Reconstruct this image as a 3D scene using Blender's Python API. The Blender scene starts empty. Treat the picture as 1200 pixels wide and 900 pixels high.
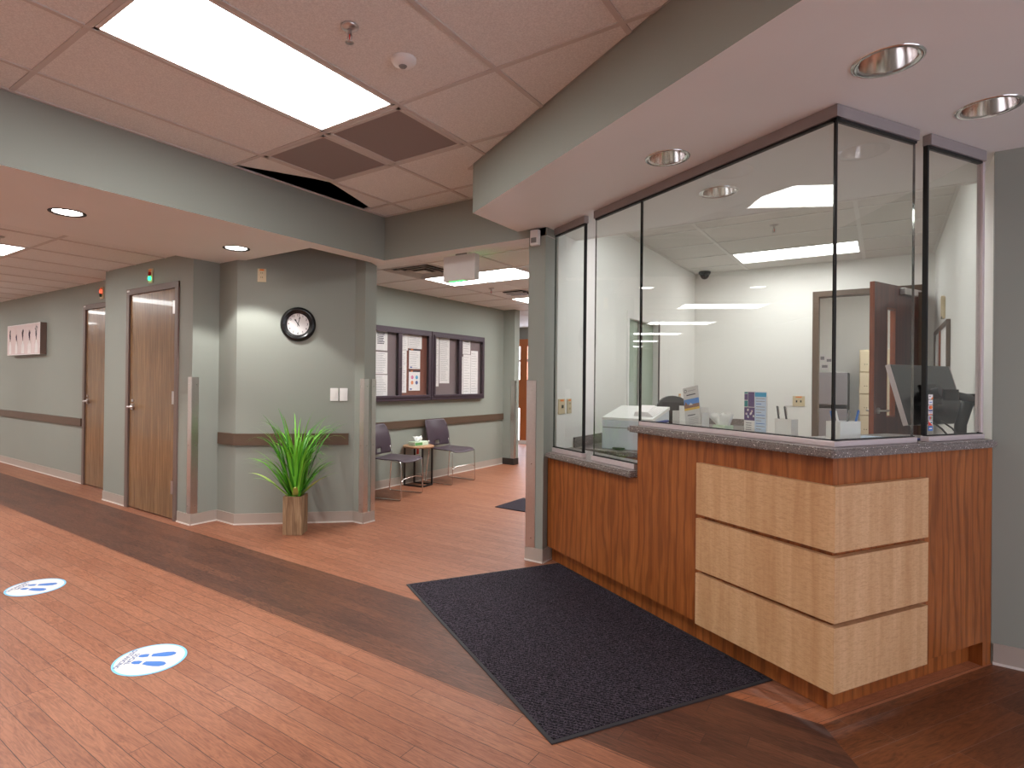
import bpy, bmesh, math, random
from mathutils import Matrix, Vector
random.seed(7)
C = bpy.context.scene.collection
PI = math.pi
D = math.radians

# ------------------------------------------------------------------ render look
sc = bpy.context.scene
sc.view_settings.view_transform = 'Standard'
sc.view_settings.look = 'None'
sc.view_settings.exposure = 1.66
sc.view_settings.gamma = 1.0
sc.view_settings.use_curve_mapping = False
sc.cycles.use_denoising = True
sc.cycles.max_bounces = 10
sc.cycles.diffuse_bounces = 6
sc.cycles.glossy_bounces = 5
sc.cycles.transparent_max_bounces = 16
sc.cycles.caustics_reflective = True
sc.cycles.blur_glossy = 1.0
sc.cycles.caustics_refractive = False
sc.cycles.sample_clamp_indirect = 6.0
PANEL = 5.6
BEAM = 5.0      # watts per square metre sent down by each panel's prismatic lens        # brightness of the fluorescent diffusers

# ------------------------------------------------------------------ materials
def lin(c):
    return tuple((x/12.92 if x <= .04045 else ((x+.055)/1.055)**2.4) for x in (v/255 for v in c))

class NT:
    def __init__(s, name):
        s.m = bpy.data.materials.new(name); s.m.use_nodes = True
        s.t = s.m.node_tree; s.t.nodes.clear()
        s.out = s.n('ShaderNodeOutputMaterial')
    def n(s, typ, **kw):
        nd = s.t.nodes.new(typ)
        for k, v in kw.items(): setattr(nd, k, v)
        return nd
    def l(s, a, b): s.t.links.new(a, b)
    def val(s, sock, v):
        if hasattr(v, 'is_linked') or isinstance(v, bpy.types.NodeSocket): s.l(v, sock)
        else: sock.default_value = v
    def math(s, op, a, b=0.0):
        nd = s.n('ShaderNodeMath', operation=op); s.val(nd.inputs[0], a); s.val(nd.inputs[1], b); return nd.outputs[0]
    def mix(s, f, a, b, mode='MIX'):
        nd = s.n('ShaderNodeMix', data_type='RGBA', blend_type=mode)
        s.val(nd.inputs[0], f); s.val(nd.inputs[6], a if not isinstance(a, tuple) else (*a[:3], 1)); s.val(nd.inputs[7], b if not isinstance(b, tuple) else (*b[:3], 1))
        return nd.outputs[2]
    def ramp(s, f, p0, p1, c0=(0,0,0,1), c1=(1,1,1,1)):
        r = s.n('ShaderNodeValToRGB'); s.l(f, r.inputs[0]); e = r.color_ramp.elements
        e[0].position = p0; e[1].position = p1; e[0].color = c0; e[1].color = c1; return r.outputs[0]
    def pos(s, scale=(1,1,1), rot=0, space='obj'):
        if space == 'world': src = s.n('ShaderNodeNewGeometry').outputs['Position']
        else: src = s.n('ShaderNodeTexCoord').outputs['Object']
        mp = s.n('ShaderNodeMapping', vector_type='POINT'); s.l(src, mp.inputs[0])
        mp.inputs['Rotation'].default_value = (0, 0, rot); mp.inputs['Scale'].default_value = scale
        return mp.outputs[0]
    def noise(s, vec, scale, detail=3, rough=.5, dist=0):
        nd = s.n('ShaderNodeTexNoise'); s.l(vec, nd.inputs['Vector']); nd.inputs['Scale'].default_value = scale
        nd.inputs['Detail'].default_value = detail; nd.inputs['Roughness'].default_value = rough; nd.inputs['Distortion'].default_value = dist
        return nd.outputs['Fac']
    def bsdf(s, col, rough=.5, metal=0, spec=.5, bump=None, bstr=.2, bdist=.002, coat=0):
        p = s.n('ShaderNodeBsdfPrincipled')
        s.val(p.inputs['Base Color'], (*col[:3], 1) if isinstance(col, tuple) else col)
        s.val(p.inputs['Roughness'], rough); s.val(p.inputs['Metallic'], metal)
        p.inputs['Specular IOR Level'].default_value = spec; p.inputs['Coat Weight'].default_value = coat
        if bump is not None:
            b = s.n('ShaderNodeBump'); b.inputs['Strength'].default_value = bstr; b.inputs['Distance'].default_value = bdist
            s.l(bump, b.inputs['Height']); s.l(b.outputs[0], p.inputs['Normal'])
        s.l(p.outputs[0], s.out.inputs[0]); return p

def plain(name, rgb, rough=.5, metal=0, spec=.5, var=.04, vs=12.0, coat=0):
    t = NT(name); c = lin(rgb)
    f = t.noise(t.pos(), vs, 3)
    col = t.mix(f, tuple(x*(1-var) for x in c), tuple(min(1, x*(1+var)) for x in c))
    t.bsdf(col, rough, metal, spec, coat=coat); return t.m

def emit(name, rgb, strength):
    t = NT(name); e = t.n('ShaderNodeEmission'); e.inputs[0].default_value = (*lin(rgb), 1); e.inputs[1].default_value = strength
    t.l(e.outputs[0], t.out.inputs[0]); return t.m

def paint(name, rgb, rough=.55):
    t = NT(name); c = lin(rgb); v = t.pos(space='world')
    f = t.noise(v, 2.0, 2); g = t.noise(v, 180, 2)
    col = t.mix(f, tuple(x*.97 for x in c), tuple(min(1, x*1.03) for x in c))
    t.bsdf(col, rough, spec=.3, bump=g, bstr=.12, bdist=.002); return t.m

def tile_mat(name, rgb):
    t = NT(name); c = lin(rgb); v = t.pos(space='world')
    g = t.noise(v, 150, 4, .7); h = t.noise(v, 420, 2)
    m = t.ramp(g, .40, .62)
    col = t.mix(m, tuple(x*.86 for x in c), tuple(min(1, x*1.04) for x in c))
    t.bsdf(col, .9, spec=.1, bump=h, bstr=.3, bdist=.002); return t.m

def wood(name, c_lo, c_hi, c_line, sc_x=9., sc_z=.9, rough=.4, line=.55, coat=0, axis='z'):
    """vertical-grain laminate with cathedral figure"""
    t = NT(name)
    s = {'z': (1, 1, sc_z/sc_x), 'x': (sc_z/sc_x, 1, 1)}[axis]
    v = t.pos(s)
    a = t.noise(v, sc_x, 4, .6, .6)
    w = t.n('ShaderNodeTexWave', wave_type='RINGS', rings_direction='SPHERICAL'); t.l(v, w.inputs[0])
    w.inputs['Scale'].default_value = sc_x*.55; w.inputs['Distortion'].default_value = 9; w.inputs['Detail'].default_value = 3; w.inputs['Detail Scale'].default_value = 1.4
    fine = t.noise(t.pos({'z': (1, 1, .03), 'x': (.03, 1, 1)}[axis]), 160, 3, .6)
    col = t.mix(t.ramp(a, .3, .72), lin(c_lo), lin(c_hi))
    lm = t.math('MULTIPLY', t.ramp(w.outputs['Fac'], .55, .95), line)
    col = t.mix(lm, col, lin(c_line))
    col = t.mix(t.math('MULTIPLY', t.ramp(fine, .42, .62), .35), col, lin(c_line))
    t.bsdf(col, rough, spec=.4, coat=coat); return t.m

def maple(name):
    t = NT(name)
    a = t.noise(t.pos((1, 1, .06)), 16, 4, .6, .4)
    b = t.noise(t.pos((.22, .22, 1)), 150, 3, .6, 1.2)
    col = t.mix(t.ramp(a, .3, .7), lin((196, 150, 106)), lin((221, 182, 140)))
    col = t.mix(t.math('MULTIPLY', t.ramp(b, .45, .65), .38), col, lin((170, 120, 80)))
    t.bsdf(col, .42, spec=.35); return t.m

def planks(name, cols, mortar, rot=0.0, rowh=.0785, length=.92, rough=.40, mott=.5):
    t = NT(name)
    v = t.pos(rot=rot, space='world')
    sp = t.n('ShaderNodeSeparateXYZ'); t.l(v, sp.inputs[0])
    row = t.math('FLOOR', t.math('DIVIDE', sp.outputs[1], rowh))
    wn = t.n('ShaderNodeTexWhiteNoise', noise_dimensions='1D'); t.l(row, wn.inputs['W'])
    x = t.math('ADD', sp.outputs[0], t.math('MULTIPLY', wn.outputs['Value'], length*3))
    px = t.math('FLOOR', t.math('DIVIDE', x, length))
    cmb = t.n('ShaderNodeCombineXYZ'); t.l(x, cmb.inputs[0]); t.l(sp.outputs[1], cmb.inputs[1])
    idv = t.n('ShaderNodeCombineXYZ'); t.l(px, idv.inputs[0]); t.l(row, idv.inputs[1])
    w2 = t.n('ShaderNodeTexWhiteNoise', noise_dimensions='2D'); t.l(idv.outputs[0], w2.inputs['Vector'])
    fx = t.math('ABSOLUTE', t.math('SUBTRACT', t.math('FRACT', t.math('DIVIDE', x, length)), .5))
    fy = t.math('ABSOLUTE', t.math('SUBTRACT', t.math('FRACT', t.math('DIVIDE', sp.outputs[1], rowh)), .5))
    joint = t.math('MAXIMUM', t.math('GREATER_THAN', fx, .5-.0011/length), t.math('GREATER_THAN', fy, .5-.0011/rowh))
    off = t.n('ShaderNodeVectorMath', operation='MULTIPLY_ADD'); t.l(w2.outputs['Color'], off.inputs[0]); off.inputs[1].default_value = (9, 9, 9); t.l(cmb.outputs[0], off.inputs[2])
    st = t.n('ShaderNodeMapping'); t.l(off.outputs[0], st.inputs[0]); st.inputs['Scale'].default_value = (.14, 1, 1)
    g = t.noise(st.outputs[0], 36, 6, .68, 3.6)
    st2 = t.n('ShaderNodeMapping'); t.l(off.outputs[0], st2.inputs[0]); st2.inputs['Scale'].default_value = (.05, 1, 1)
    f = t.noise(st2.outputs[0], 230, 3, .6)
    big = t.noise(cmb.outputs[0], 1.3, 3)
    col = t.mix(w2.outputs['Value'], lin(cols[0]), lin(cols[1]))
    col = t.mix(t.math('MULTIPLY', t.ramp(g, .42, .68), mott), col, lin(cols[2]))
    col = t.mix(t.math('MULTIPLY', t.ramp(f, .45, .66), .3), col, lin(cols[2]))
    col = t.mix(t.math('MULTIPLY', t.ramp(big, .4, .7), .22), col, lin(cols[3]))
    col = t.mix(joint, col, lin(mortar))
    rg = t.math('ADD', rough, t.math('MULTIPLY', g, .14))
    t.bsdf(col, rg, spec=.42, bump=t.math('SUBTRACT', t.math('MULTIPLY', g, .25), joint), bstr=.25, bdist=.001); return t.m

def granite(name):
    t = NT(name); v = t.pos()
    a = t.noise(v, 190, 4, .75)
    vo = t.n('ShaderNodeTexVoronoi'); t.l(v, vo.inputs['Vector']); vo.inputs['Scale'].default_value = 150
    wn = t.n('ShaderNodeTexWhiteNoise'); t.l(vo.outputs['Position'], wn.inputs['Vector'])
    fleck = t.math('MULTIPLY', t.math('GREATER_THAN', wn.outputs['Value'], .82), t.math('LESS_THAN', vo.outputs['Distance'], .36))
    col = t.mix(t.ramp(a, .36, .64), lin((78, 70, 67)), lin((150, 140, 136)))
    col = t.mix(fleck, col, lin((218, 212, 208)))
    t.bsdf(col, .34, spec=.45); return t.m

def carpet(name):
    t = NT(name); v = t.pos()
    a = t.noise(v, 150, 4, .85); b = t.noise(v, 90, 2)
    w = t.n('ShaderNodeTexWave', wave_type='BANDS', bands_direction='DIAGONAL'); t.l(v, w.inputs[0]); w.inputs['Scale'].default_value = 26; w.inputs['Distortion'].default_value = 3
    col = t.mix(t.ramp(a, .47, .70), lin((14, 13, 16)), lin((104, 93, 108)))
    col = t.mix(t.math('MULTIPLY', t.ramp(w.outputs['Fac'], .88, .99), .25), col, lin((130, 118, 125)))
    t.bsdf(col, .95, spec=.1, bump=t.math('ADD', a, b), bstr=.7, bdist=.006); return t.m

def perf_mat(name):
    t = NT(name)
    ck = t.n('ShaderNodeTexVoronoi'); t.l(t.pos((1, 1, 1)), ck.inputs['Vector']); ck.inputs['Scale'].default_value = 120; ck.inputs['Randomness'].default_value = 0.0
    m = t.ramp(ck.outputs['Distance'], .25, .45)
    t.bsdf(t.mix(m, lin((52, 46, 47)), lin((150, 138, 136))), .6); return t.m

def pane_mat(name, tint, refl=1.0):
    """clear architectural glass: straight-through transmission plus a mirror-like Fresnel reflection on the entering face"""
    t = NT(name)
    tr = t.n('ShaderNodeBsdfTransparent'); tr.inputs[0].default_value = (*tint, 1)
    gl = t.n('ShaderNodeBsdfGlossy'); gl.inputs['Roughness'].default_value = 0.0; gl.inputs[0].default_value = (1, 1, 1, 1)
    fr = t.n('ShaderNodeFresnel'); fr.inputs[0].default_value = 1.52
    bk = t.n('ShaderNodeNewGeometry').outputs['Backfacing']
    f = t.math('MULTIPLY', t.math('MULTIPLY', fr.outputs[0], 1.6*refl), t.math('SUBTRACT', 1.0, bk))
    mx = t.n('ShaderNodeMixShader'); t.l(f, mx.inputs[0]); t.l(tr.outputs[0], mx.inputs[1]); t.l(gl.outputs[0], mx.inputs[2])
    t.l(mx.outputs[0], t.out.inputs[0]); return t.m

def clock_like(name, rgb): return plain(name, rgb, .45)

M = {}
M['wall'] = paint('sage grey wall paint', (147, 151, 143))
M['white_wall'] = paint('off white office paint', (238, 237, 233))
M['soffit'] = paint('white soffit paint', (234, 233, 231))
M['tile'] = tile_mat('fissured ceiling tile', (238, 238, 236))
M['tile_w'] = tile_mat('white ceiling tile', (226, 221, 216))
M['tee'] = plain('ceiling grid metal', (206, 200, 196), .5)
M['tee_w'] = plain('white ceiling grid metal', (226, 222, 218), .5)
M['plenum'] = plain('brightened ceiling void', (216, 202, 198), .9)  # pale colour stands in for light reaching the void
M['light_plank'] = planks('light plank vinyl', [(160, 103, 75), (146, 90, 64), (84, 43, 27), (176, 128, 103)], (40, 22, 15), mott=.6)
M['dark_plank'] = planks('dark plank vinyl', [(106, 65, 47), (82, 48, 36), (40, 23, 18), (140, 86, 58)], (58, 36, 30), mott=.85)
A2 = D(59.6472)
M['dark_plank_c'] = planks('dark plank vinyl angled', [(124, 70, 38), (98, 54, 30), (50, 27, 17), (154, 90, 48)], (120, 86, 74), rot=-A2, rowh=.13, length=1.2, mott=.75)
M['strip_plank'] = planks('brightened light plank', [(178, 112, 76), (164, 98, 64), (110, 60, 38), (190, 128, 92)], (72, 40, 30), rot=-A2)  # light planks with colour brightened against the toe-kick shade
M['cherry'] = wood('cherry laminate', (148, 80, 35), (176, 104, 52), (100, 52, 21), 12, 2.0, .38, .5)
M['maple'] = maple('figured maple laminate')
M['walnut'] = wood('walnut door veneer', (124, 91, 60), (154, 118, 82), (80, 56, 36), 13, 1.3, .26, .35, coat=.3)
M['cherry_door'] = wood('cherry door veneer', (86, 40, 30), (112, 56, 40), (58, 26, 20), 10, .5, .35, .4, coat=.2)
M['cherry_edge'] = wood('cherry door edge', (140, 72, 44), (160, 86, 54), (100, 48, 28), 10, .5, .4, .3)
M['orange_wood'] = plain('orange stained wood', (190, 112, 62), .4)
M['granite'] = granite('speckled solid surface')
M['mat'] = carpet('charcoal loop matting')
M['mat_edge'] = plain('mat rubber border', (38, 35, 40), .7)
M['frame'] = plain('bronze steel door frame', (112, 92, 84), .42)
M['office_frame'] = plain('taupe steel door frame', (96, 78, 63), .45)
M['rail'] = plain('dark brown vinyl rail', (92, 72, 58), .45)
M['base'] = plain('taupe cove base', (172, 158, 148), .5)
M['base_lip'] = plain('white caulk line', (222, 214, 208), .5)
M['black_base'] = plain('black rubber base', (44, 38, 36), .5)
M['steel'] = plain('brushed stainless steel', (214, 208, 206), .3, 1.0, var=.08, vs=60)
M['office_floor'] = plain('pale bounce floor', (196, 194, 188), .5)  # unseen office floor, made pale to bounce light upward
M['frosted'] = plain('grey green frosted glass', (158, 176, 158), .2)
M['chrome'] = plain('polished chrome', (225, 222, 220), .08, 1.0)
M['reflector'] = plain('specular lamp cone', (236, 230, 226), .16, 1.0)
M['nickel'] = plain('satin nickel', (200, 194, 192), .3, 1.0)
M['alu'] = plain('anodised channel', (150, 142, 142), .5, .1)
M['alu_lt'] = plain('bright aluminium channel', (214, 200, 202), .4, .4)
M['gasket'] = plain('black gasket', (10, 10, 11), .6)
M['glass'] = pane_mat('clear glazing', (.955, .975, .96))
M['glass_edge'] = plain('dark green glass edge', (14, 26, 22), .15)
M['case_glass'] = pane_mat('display case glazing', (.97, .97, .97), .6)
M['black'] = plain('matte black plastic', (22, 21, 23), .45)
M['gloss_black'] = plain('gloss black plastic', (14, 14, 16), .22)
M['dgrey'] = plain('dark grey plastic', (64, 64, 66), .45)
M['grey'] = plain('mid grey plastic', (140, 138, 136), .5)
M['white'] = plain('white plastic', (236, 234, 232), .45)
M['ivory'] = plain('ivory plastic', (214, 196, 160), .45)
M['blank'] = plain('black powder coat', (26, 24, 26), .4)
M['paper'] = plain('white paper', (236, 232, 232), .8)
M['ink'] = plain('grey printed text', (150, 146, 150), .8)
M['ink_dk'] = plain('dark printed text', (64, 62, 72), .8)
M['blue'] = plain('sky blue print', (62, 118, 196), .5)
M['print_blue'] = plain('grey blue lettering', (44, 74, 136), .5)
M['sticker_white'] = plain('sticker vinyl white', (214, 214, 214), .5)
M['blue_rim'] = plain('light blue print', (120, 196, 240), .5)
M['pale_blue'] = plain('pale blue print', (198, 216, 240), .6)
M['cyan'] = plain('cyan print', (40, 160, 210), .6)
M['teal'] = plain('teal print', (22, 128, 134), .6)
M['purple'] = plain('purple print', (82, 56, 120), .6)
M['navy'] = plain('navy print', (30, 60, 150), .5)
M['orange'] = plain('orange print', (240, 130, 40), .5)
M['red'] = plain('red print', (210, 50, 44), .5)
M['pink'] = plain('pink print', (226, 110, 170), .6)
M['green'] = plain('green print', (96, 160, 90), .6)
M['mauve_cork'] = plain('mauve fabric pinboard', (128, 112, 114), .9, var=.15, vs=220)
M['cork'] = plain('red brown cork', (128, 78, 66), .9, var=.15, vs=220)
M['case'] = plain('dark plum aluminium', (72, 58, 68), .4, .2)
M['chair'] = plain('plum grey moulded plastic', (70, 56, 66), .36)
M['tabletop'] = wood('table top oak', (170, 128, 96), (196, 154, 120), (120, 84, 60), 12, 1, .45, .4, axis='x')
M['tissue'] = plain('white tissue', (244, 244, 242), .9)
M['tissue_box'] = plain('pale green carton', (206, 222, 200), .7)
M['leaf'] = plain('grass green leaf', (118, 190, 58), .42, var=.25, vs=9)
M['leaf_dk'] = plain('deep green leaf', (70, 142, 42), .42, var=.25, vs=9)
M['leaf_lt'] = plain('pale green leaf', (190, 216, 116), .45, var=.2, vs=30)
M['pot'] = wood('weathered barn wood', (140, 108, 78), (182, 154, 122), (96, 68, 46), 16, 2.2, .8, .5)
M['soil'] = plain('dark potting soil', (60, 46, 34), .95, var=.3, vs=90)
M['printer'] = plain('pale blue grey plastic', (206, 214, 222), .45)
M['printer_w'] = plain('white printer lid', (232, 232, 230), .45)
M['vent_grey'] = plain('dark vent louvre', (58, 50, 48), .6)
M['perf'] = perf_mat('perforated return grille')
M['fridge'] = plain('silver fridge enamel', (150, 144, 148), .35, .3)
M['locker'] = plain('beige locker enamel', (214, 198, 168), .45)
M['screen_glow'] = emit('green indicator', (40, 230, 120), 1.6)
M['red_off'] = plain('red lens', (150, 26, 24), .2)
M['red_on'] = emit('red indicator', (255, 60, 40), 1.4)
M['green_off'] = plain('dark green lens', (20, 60, 44), .2)
M['exit_green'] = emit('exit letter glow', (60, 220, 100), 1.2)
M['tube'] = emit('fluorescent diffuser', (254, 255, 252), PANEL)
M['tube_w'] = emit('office diffuser', (255, 253, 252), PANEL*.46)
M['lamp'] = emit('lit downlight lens', (255, 250, 244), 9)
M['lamp_off'] = plain('frosted lamp glass', (236, 206, 190), .5)
M['added_daylight'] = emit('added entrance glow', (236, 240, 255), 1.1)  # glow of the added entrance glazing
M['daylight'] = emit('daylight through window', (236, 240, 255), 2.6)

# ------------------------------------------------------------------ mesh helpers
class MB:
    def __init__(s): s.v = []; s.f = []; s.m = []; s.sm = []; s.mats = []
    def mi(s, mat):
        if mat not in s.mats: s.mats.append(mat)
        return s.mats.index(mat)
    def add(s, vs, fs, mat, smooth=False, X=None):
        o = len(s.v)
        s.v += [tuple((X @ Vector(p)) if X is not None else p) for p in vs]
        mats = mat if isinstance(mat, list) else [mat]*len(fs)
        for f, mm in zip(fs, mats):
            s.f.append(tuple(o+i for i in f)); s.m.append(s.mi(mm)); s.sm.append(smooth)
        return s
    def bm(s, b, mat, smooth=False, X=None):
        b.verts.index_update()
        s.add([v.co[:] for v in b.verts], [[v.index for v in f.verts] for f in b.faces], mat, smooth, X); b.free(); return s
    def box(s, x0, x1, y0, y1, z0, z1, mat, bev=0, X=None, seg=2):
        if bev <= 0:
            vs = [(x, y, z) for z in (z0, z1) for y in (y0, y1) for x in (x0, x1)]
            fs = [(0, 2, 3, 1), (4, 5, 7, 6), (0, 1, 5, 4), (2, 6, 7, 3), (0, 4, 6, 2), (1, 3, 7, 5)]   # -z +z -y +y -x +x
            return s.add(vs, fs, mat, False, X)
        b = bmesh.new(); bmesh.ops.create_cube(b, size=1)
        for v in b.verts: v.co = ((x0+x1)/2+v.co.x*(x1-x0), (y0+y1)/2+v.co.y*(y1-y0), (z0+z1)/2+v.co.z*(z1-z0))
        bmesh.ops.bevel(b, geom=b.edges[:], offset=bev, segments=seg, profile=.5, affect='EDGES')
        return s.bm(b, mat, False, X)
    def prism(s, poly, z0, z1, mat, X=None, side=None):
        n = len(poly)
        a = sum(poly[i][0]*poly[(i+1) % n][1]-poly[(i+1) % n][0]*poly[i][1] for i in range(n))
        if a < 0: poly = poly[::-1]
        vs = [(x, y, z0) for x, y in poly]+[(x, y, z1) for x, y in poly]
        fs = [tuple(range(n))[::-1], tuple(range(n, 2*n))]+[(i, (i+1) % n, n+(i+1) % n, n+i) for i in range(n)]
        return s.add(vs, fs, [mat, mat]+[side or mat]*n, False, X)
    def lathe(s, prof, mat, n=32, X=None, smooth=True):
        vs = []; fs = []
        for i in range(n):
            a = 2*PI*i/n
            vs += [(r*math.cos(a), r*math.sin(a), z) for r, z in prof]
        k = len(prof)
        for i in range(n):
            j = (i+1) % n
            for q in range(k-1): fs.append((i*k+q, j*k+q, j*k+q+1, i*k+q+1))
        mm = mat
        if isinstance(mat, list): mm = [mat[q] for i in range(n) for q in range(k-1)]
        return s.add(vs, fs, mm, smooth, X)
    def disc(s, r, z, mat, n=32, X=None, up=True):
        vs = [(r*math.cos(2*PI*i/n), r*math.sin(2*PI*i/n), z) for i in range(n)]
        return s.add(vs, [tuple(range(n)) if up else tuple(range(n))[::-1]], mat, False, X)
    def cyl(s, r, z0, z1, mat, n=20, X=None, smooth=False):
        return s.lathe([(0.0001, z0), (r, z0), (r, z1), (0.0001, z1)], mat, n, X, smooth)
    def tube(s, path, r, mat, n=8, X=None, closed=False):
        pts = [Vector(p) for p in path]; N = len(pts); vs = []; fs = []; prev = None
        for i, p in enumerate(pts):
            a = pts[(i-1) % N] if (i or closed) else p; b = pts[(i+1) % N] if (i < N-1 or closed) else p
            t = (b-a).normalized()
            if prev is None:
                u = t.cross(Vector((0, 0, 1)))
                if u.length < .05: u = t.cross(Vector((1, 0, 0)))
            else: u = prev-t*prev.dot(t)
            u.normalize(); prev = u; w = t.cross(u)
            for k in range(n):
                c = 2*PI*k/n; vs.append(p+(u*math.cos(c)+w*math.sin(c))*r)
        R = N if closed else N-1
        for i in range(R):
            j = (i+1) % N
            for k in range(n): fs.append((i*n+k, i*n+(k+1) % n, j*n+(k+1) % n, j*n+k))
        if not closed: fs += [tuple(range(n))[::-1], tuple((N-1)*n+k for k in range(n))]
        return s.add([v[:] for v in vs], fs, mat, True, X)
    def build(s, name, parent=None, loc=None, rot=0, kind=None):
        me = bpy.data.meshes.new(name); me.from_pydata(s.v, [], s.f)
        for m in s.mats: me.materials.append(M[m])
        for p, mi, sm in zip(me.polygons, s.m, s.sm): p.material_index = mi; p.use_smooth = sm
        me.update()
        o = bpy.data.objects.new(name, me); C.objects.link(o)
        if parent is not None: o.parent = parent
        if loc is not None: o.location = loc
        if rot: o.rotation_euler = (0, 0, rot)
        if kind: o['kind'] = kind
        return o

def rounded(path, r, k=5):
    """polyline with its corners rounded"""
    P = [Vector(p) for p in path]; out = [P[0][:]]
    for i in range(1, len(P)-1):
        a = (P[i-1]-P[i]); b = (P[i+1]-P[i]); q = min(r, a.length*.45, b.length*.45)
        s0 = P[i]+a.normalized()*q; s1 = P[i]+b.normalized()*q
        for j in range(k+1):
            t = j/k; out.append(((s0*(1-t)+P[i]*t)*(1-t)+(P[i]*(1-t)+s1*t)*t)[:])
    out.append(P[-1][:]); return out

def text_mesh(mb, txt, size, mat, X, align='CENTER', depth=0.0):
    cu = bpy.data.curves.new('lettering', 'FONT'); cu.body = txt; cu.size = size; cu.align_x = align; cu.align_y = 'CENTER'; cu.extrude = depth; cu.resolution_u = 3; cu.offset = size*.012
    ob = bpy.data.objects.new('lettering', cu); C.objects.link(ob)
    dg = bpy.context.evaluated_depsgraph_get(); me = bpy.data.meshes.new_from_object(ob.evaluated_get(dg))
    mb.add([v.co[:] for v in me.vertices], [tuple(p.vertices) for p in me.polygons], mat, False, X)
    bpy.data.objects.remove(ob); bpy.data.curves.remove(cu); bpy.data.meshes.remove(me)

def T(x=0, y=0, z=0, rz=0, rx=0, ry=0):
    return Matrix.Translation((x, y, z)) @ Matrix.Rotation(rz, 4, 'Z') @ Matrix.Rotation(rx, 4, 'X') @ Matrix.Rotation(ry, 4, 'Y')

def tag(o, label, cat, group=None):
    o['label'] = label; o['category'] = cat
    if group: o['group'] = group
    return o
def thing(name, label, cat, loc=(0, 0, 0), rot=0, group=None):
    o = bpy.data.objects.new(name, None); C.objects.link(o); o.location = loc; o.rotation_euler = (0, 0, rot); o.empty_display_size = .1
    return tag(o, label, cat, group)
def struct(name, label=None, cat=None, loc=(0, 0, 0), rot=0):
    o = bpy.data.objects.new(name, None); C.objects.link(o); o.location = loc; o.rotation_euler = (0, 0, rot); o.empty_display_size = .1; o['kind'] = 'structure'
    if label: o['label'] = label; o['category'] = cat
    return o
def sdesc(o, label, cat): o['kind'] = 'structure'; o['label'] = label; o['category'] = cat; return o
def dup(root, loc, rotz, label, group=None):
    r = root.copy(); C.objects.link(r); r.location = loc; r.rotation_euler = (0, 0, rotz); r['label'] = label
    if group: r['group'] = group
    for ch in list(root.children):
        c = ch.copy(); C.objects.link(c); c.parent = r
        for g in list(ch.children):
            d = g.copy(); C.objects.link(d); d.parent = c
    return r

def cut_holes(o, holes, zc, depth=.5):
    """real recesses through a slab for the downlight cans"""
    for (x, y, r) in holes:
        mb = MB(); mb.cyl(r, zc-.05, zc+.16, mb_mat(o), 32); k = mb.build('cutter')
        md = o.modifiers.new('hole', 'BOOLEAN'); md.operation = 'DIFFERENCE'; md.object = k; md.solver = 'EXACT'; k.location = (x, y, 0)
    bpy.context.view_layer.update()
    dg = bpy.context.evaluated_depsgraph_get(); me = bpy.data.meshes.new_from_object(o.evaluated_get(dg))
    ks = [m.object for m in o.modifiers]; o.modifiers.clear(); o.data = me
    for k in ks: bpy.data.objects.remove(k)
def mb_mat(o): return [k for k in M if M[k] == o.data.materials[0]][0]

# ------------------------------------------------------------------ camera
H = 1.32
F, CX, CY = 672.118, 557.744, 443.605
roll, pitch, yaw = D(.63168), D(-.20348), D(35.447)
B = Matrix(((1, 0, 0), (0, 0, -1), (0, 1, 0)))
P_ = Matrix(((1, 0, 0), (0, math.cos(pitch), -math.sin(pitch)), (0, math.sin(pitch), math.cos(pitch))))
Q_ = Matrix(((math.cos(roll), -math.sin(roll), 0), (math.sin(roll), math.cos(roll), 0), (0, 0, 1)))
G_ = Matrix(((math.cos(yaw), math.sin(yaw), 0), (-math.sin(yaw), math.cos(yaw), 0), (0, 0, 1)))
Mc = Q_ @ P_ @ B @ G_
Rb = Mc.transposed() @ Matrix(((1, 0, 0), (0, -1, 0), (0, 0, -1)))
cd = bpy.data.cameras.new('camera'); cam = bpy.data.objects.new('camera', cd); C.objects.link(cam)
cam.matrix_world = Matrix.Translation((0, 0, H)) @ Rb.to_4x4()
cd.sensor_width = 36; cd.sensor_fit = 'HORIZONTAL'; cd.lens = F/1200*36
cd.shift_x = (600-CX)/1200; cd.shift_y = (CY-450)/1200; cd.clip_start = .02
sc.camera = cam

w = bpy.data.worlds.new('world'); sc.world = w; w.use_nodes = True
w.node_tree.nodes['Background'].inputs[0].default_value = (.6, .65, .7, 1); w.node_tree.nodes['Background'].inputs[1].default_value = .2

# counter frame: local x runs along the counter's short front, local y along its long front
c2 = Vector((math.cos(A2), math.sin(A2))); c1 = Vector((-math.sin(A2), math.cos(A2)))
def K(v, u): p = c2*v+c1*u; return (p.x, p.y)

# ------------------------------------------------------------------ floor
ZC, ZS, ZK, ZH, ZO = 2.764, 2.381, 2.44, 2.44, 2.715
YB = 3.68
fl = MB()
fl.add([(-18, -4, 0), (3.6, -4, 0), (3.6, 12, 0), (-18, 12, 0)], [(0, 1, 2, 3)], 'light_plank')
def meet(u, y): v = (y-u*c1.y)/c2.y; return K(v, u)
P1, P2 = meet(1.477, 2.605), meet(.842, 1.97)
f1, f2 = meet(.842, 3.68), meet(1.477, 3.68)
fl.add([(-18, 1.97, .0006), (*P2, .0006), (*P1, .0006), (-18, 2.605, .0006)], [(0, 1, 2, 3)], 'dark_plank')
fl.add([(*P2, .0006), (*f1, .0006), (*f2, .0006), (*P1, .0006)], [(0, 1, 2, 3)], 'dark_plank_c')
fl.add([(*P1, .0006), (*f2, .0006), (*K(3.45, 1.60), .0006), (*K(2.2, 1.60), .0006), (P1[0]-.5, 2.605, .0006)], [(0, 1, 2, 3, 4)], 'strip_plank')
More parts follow.
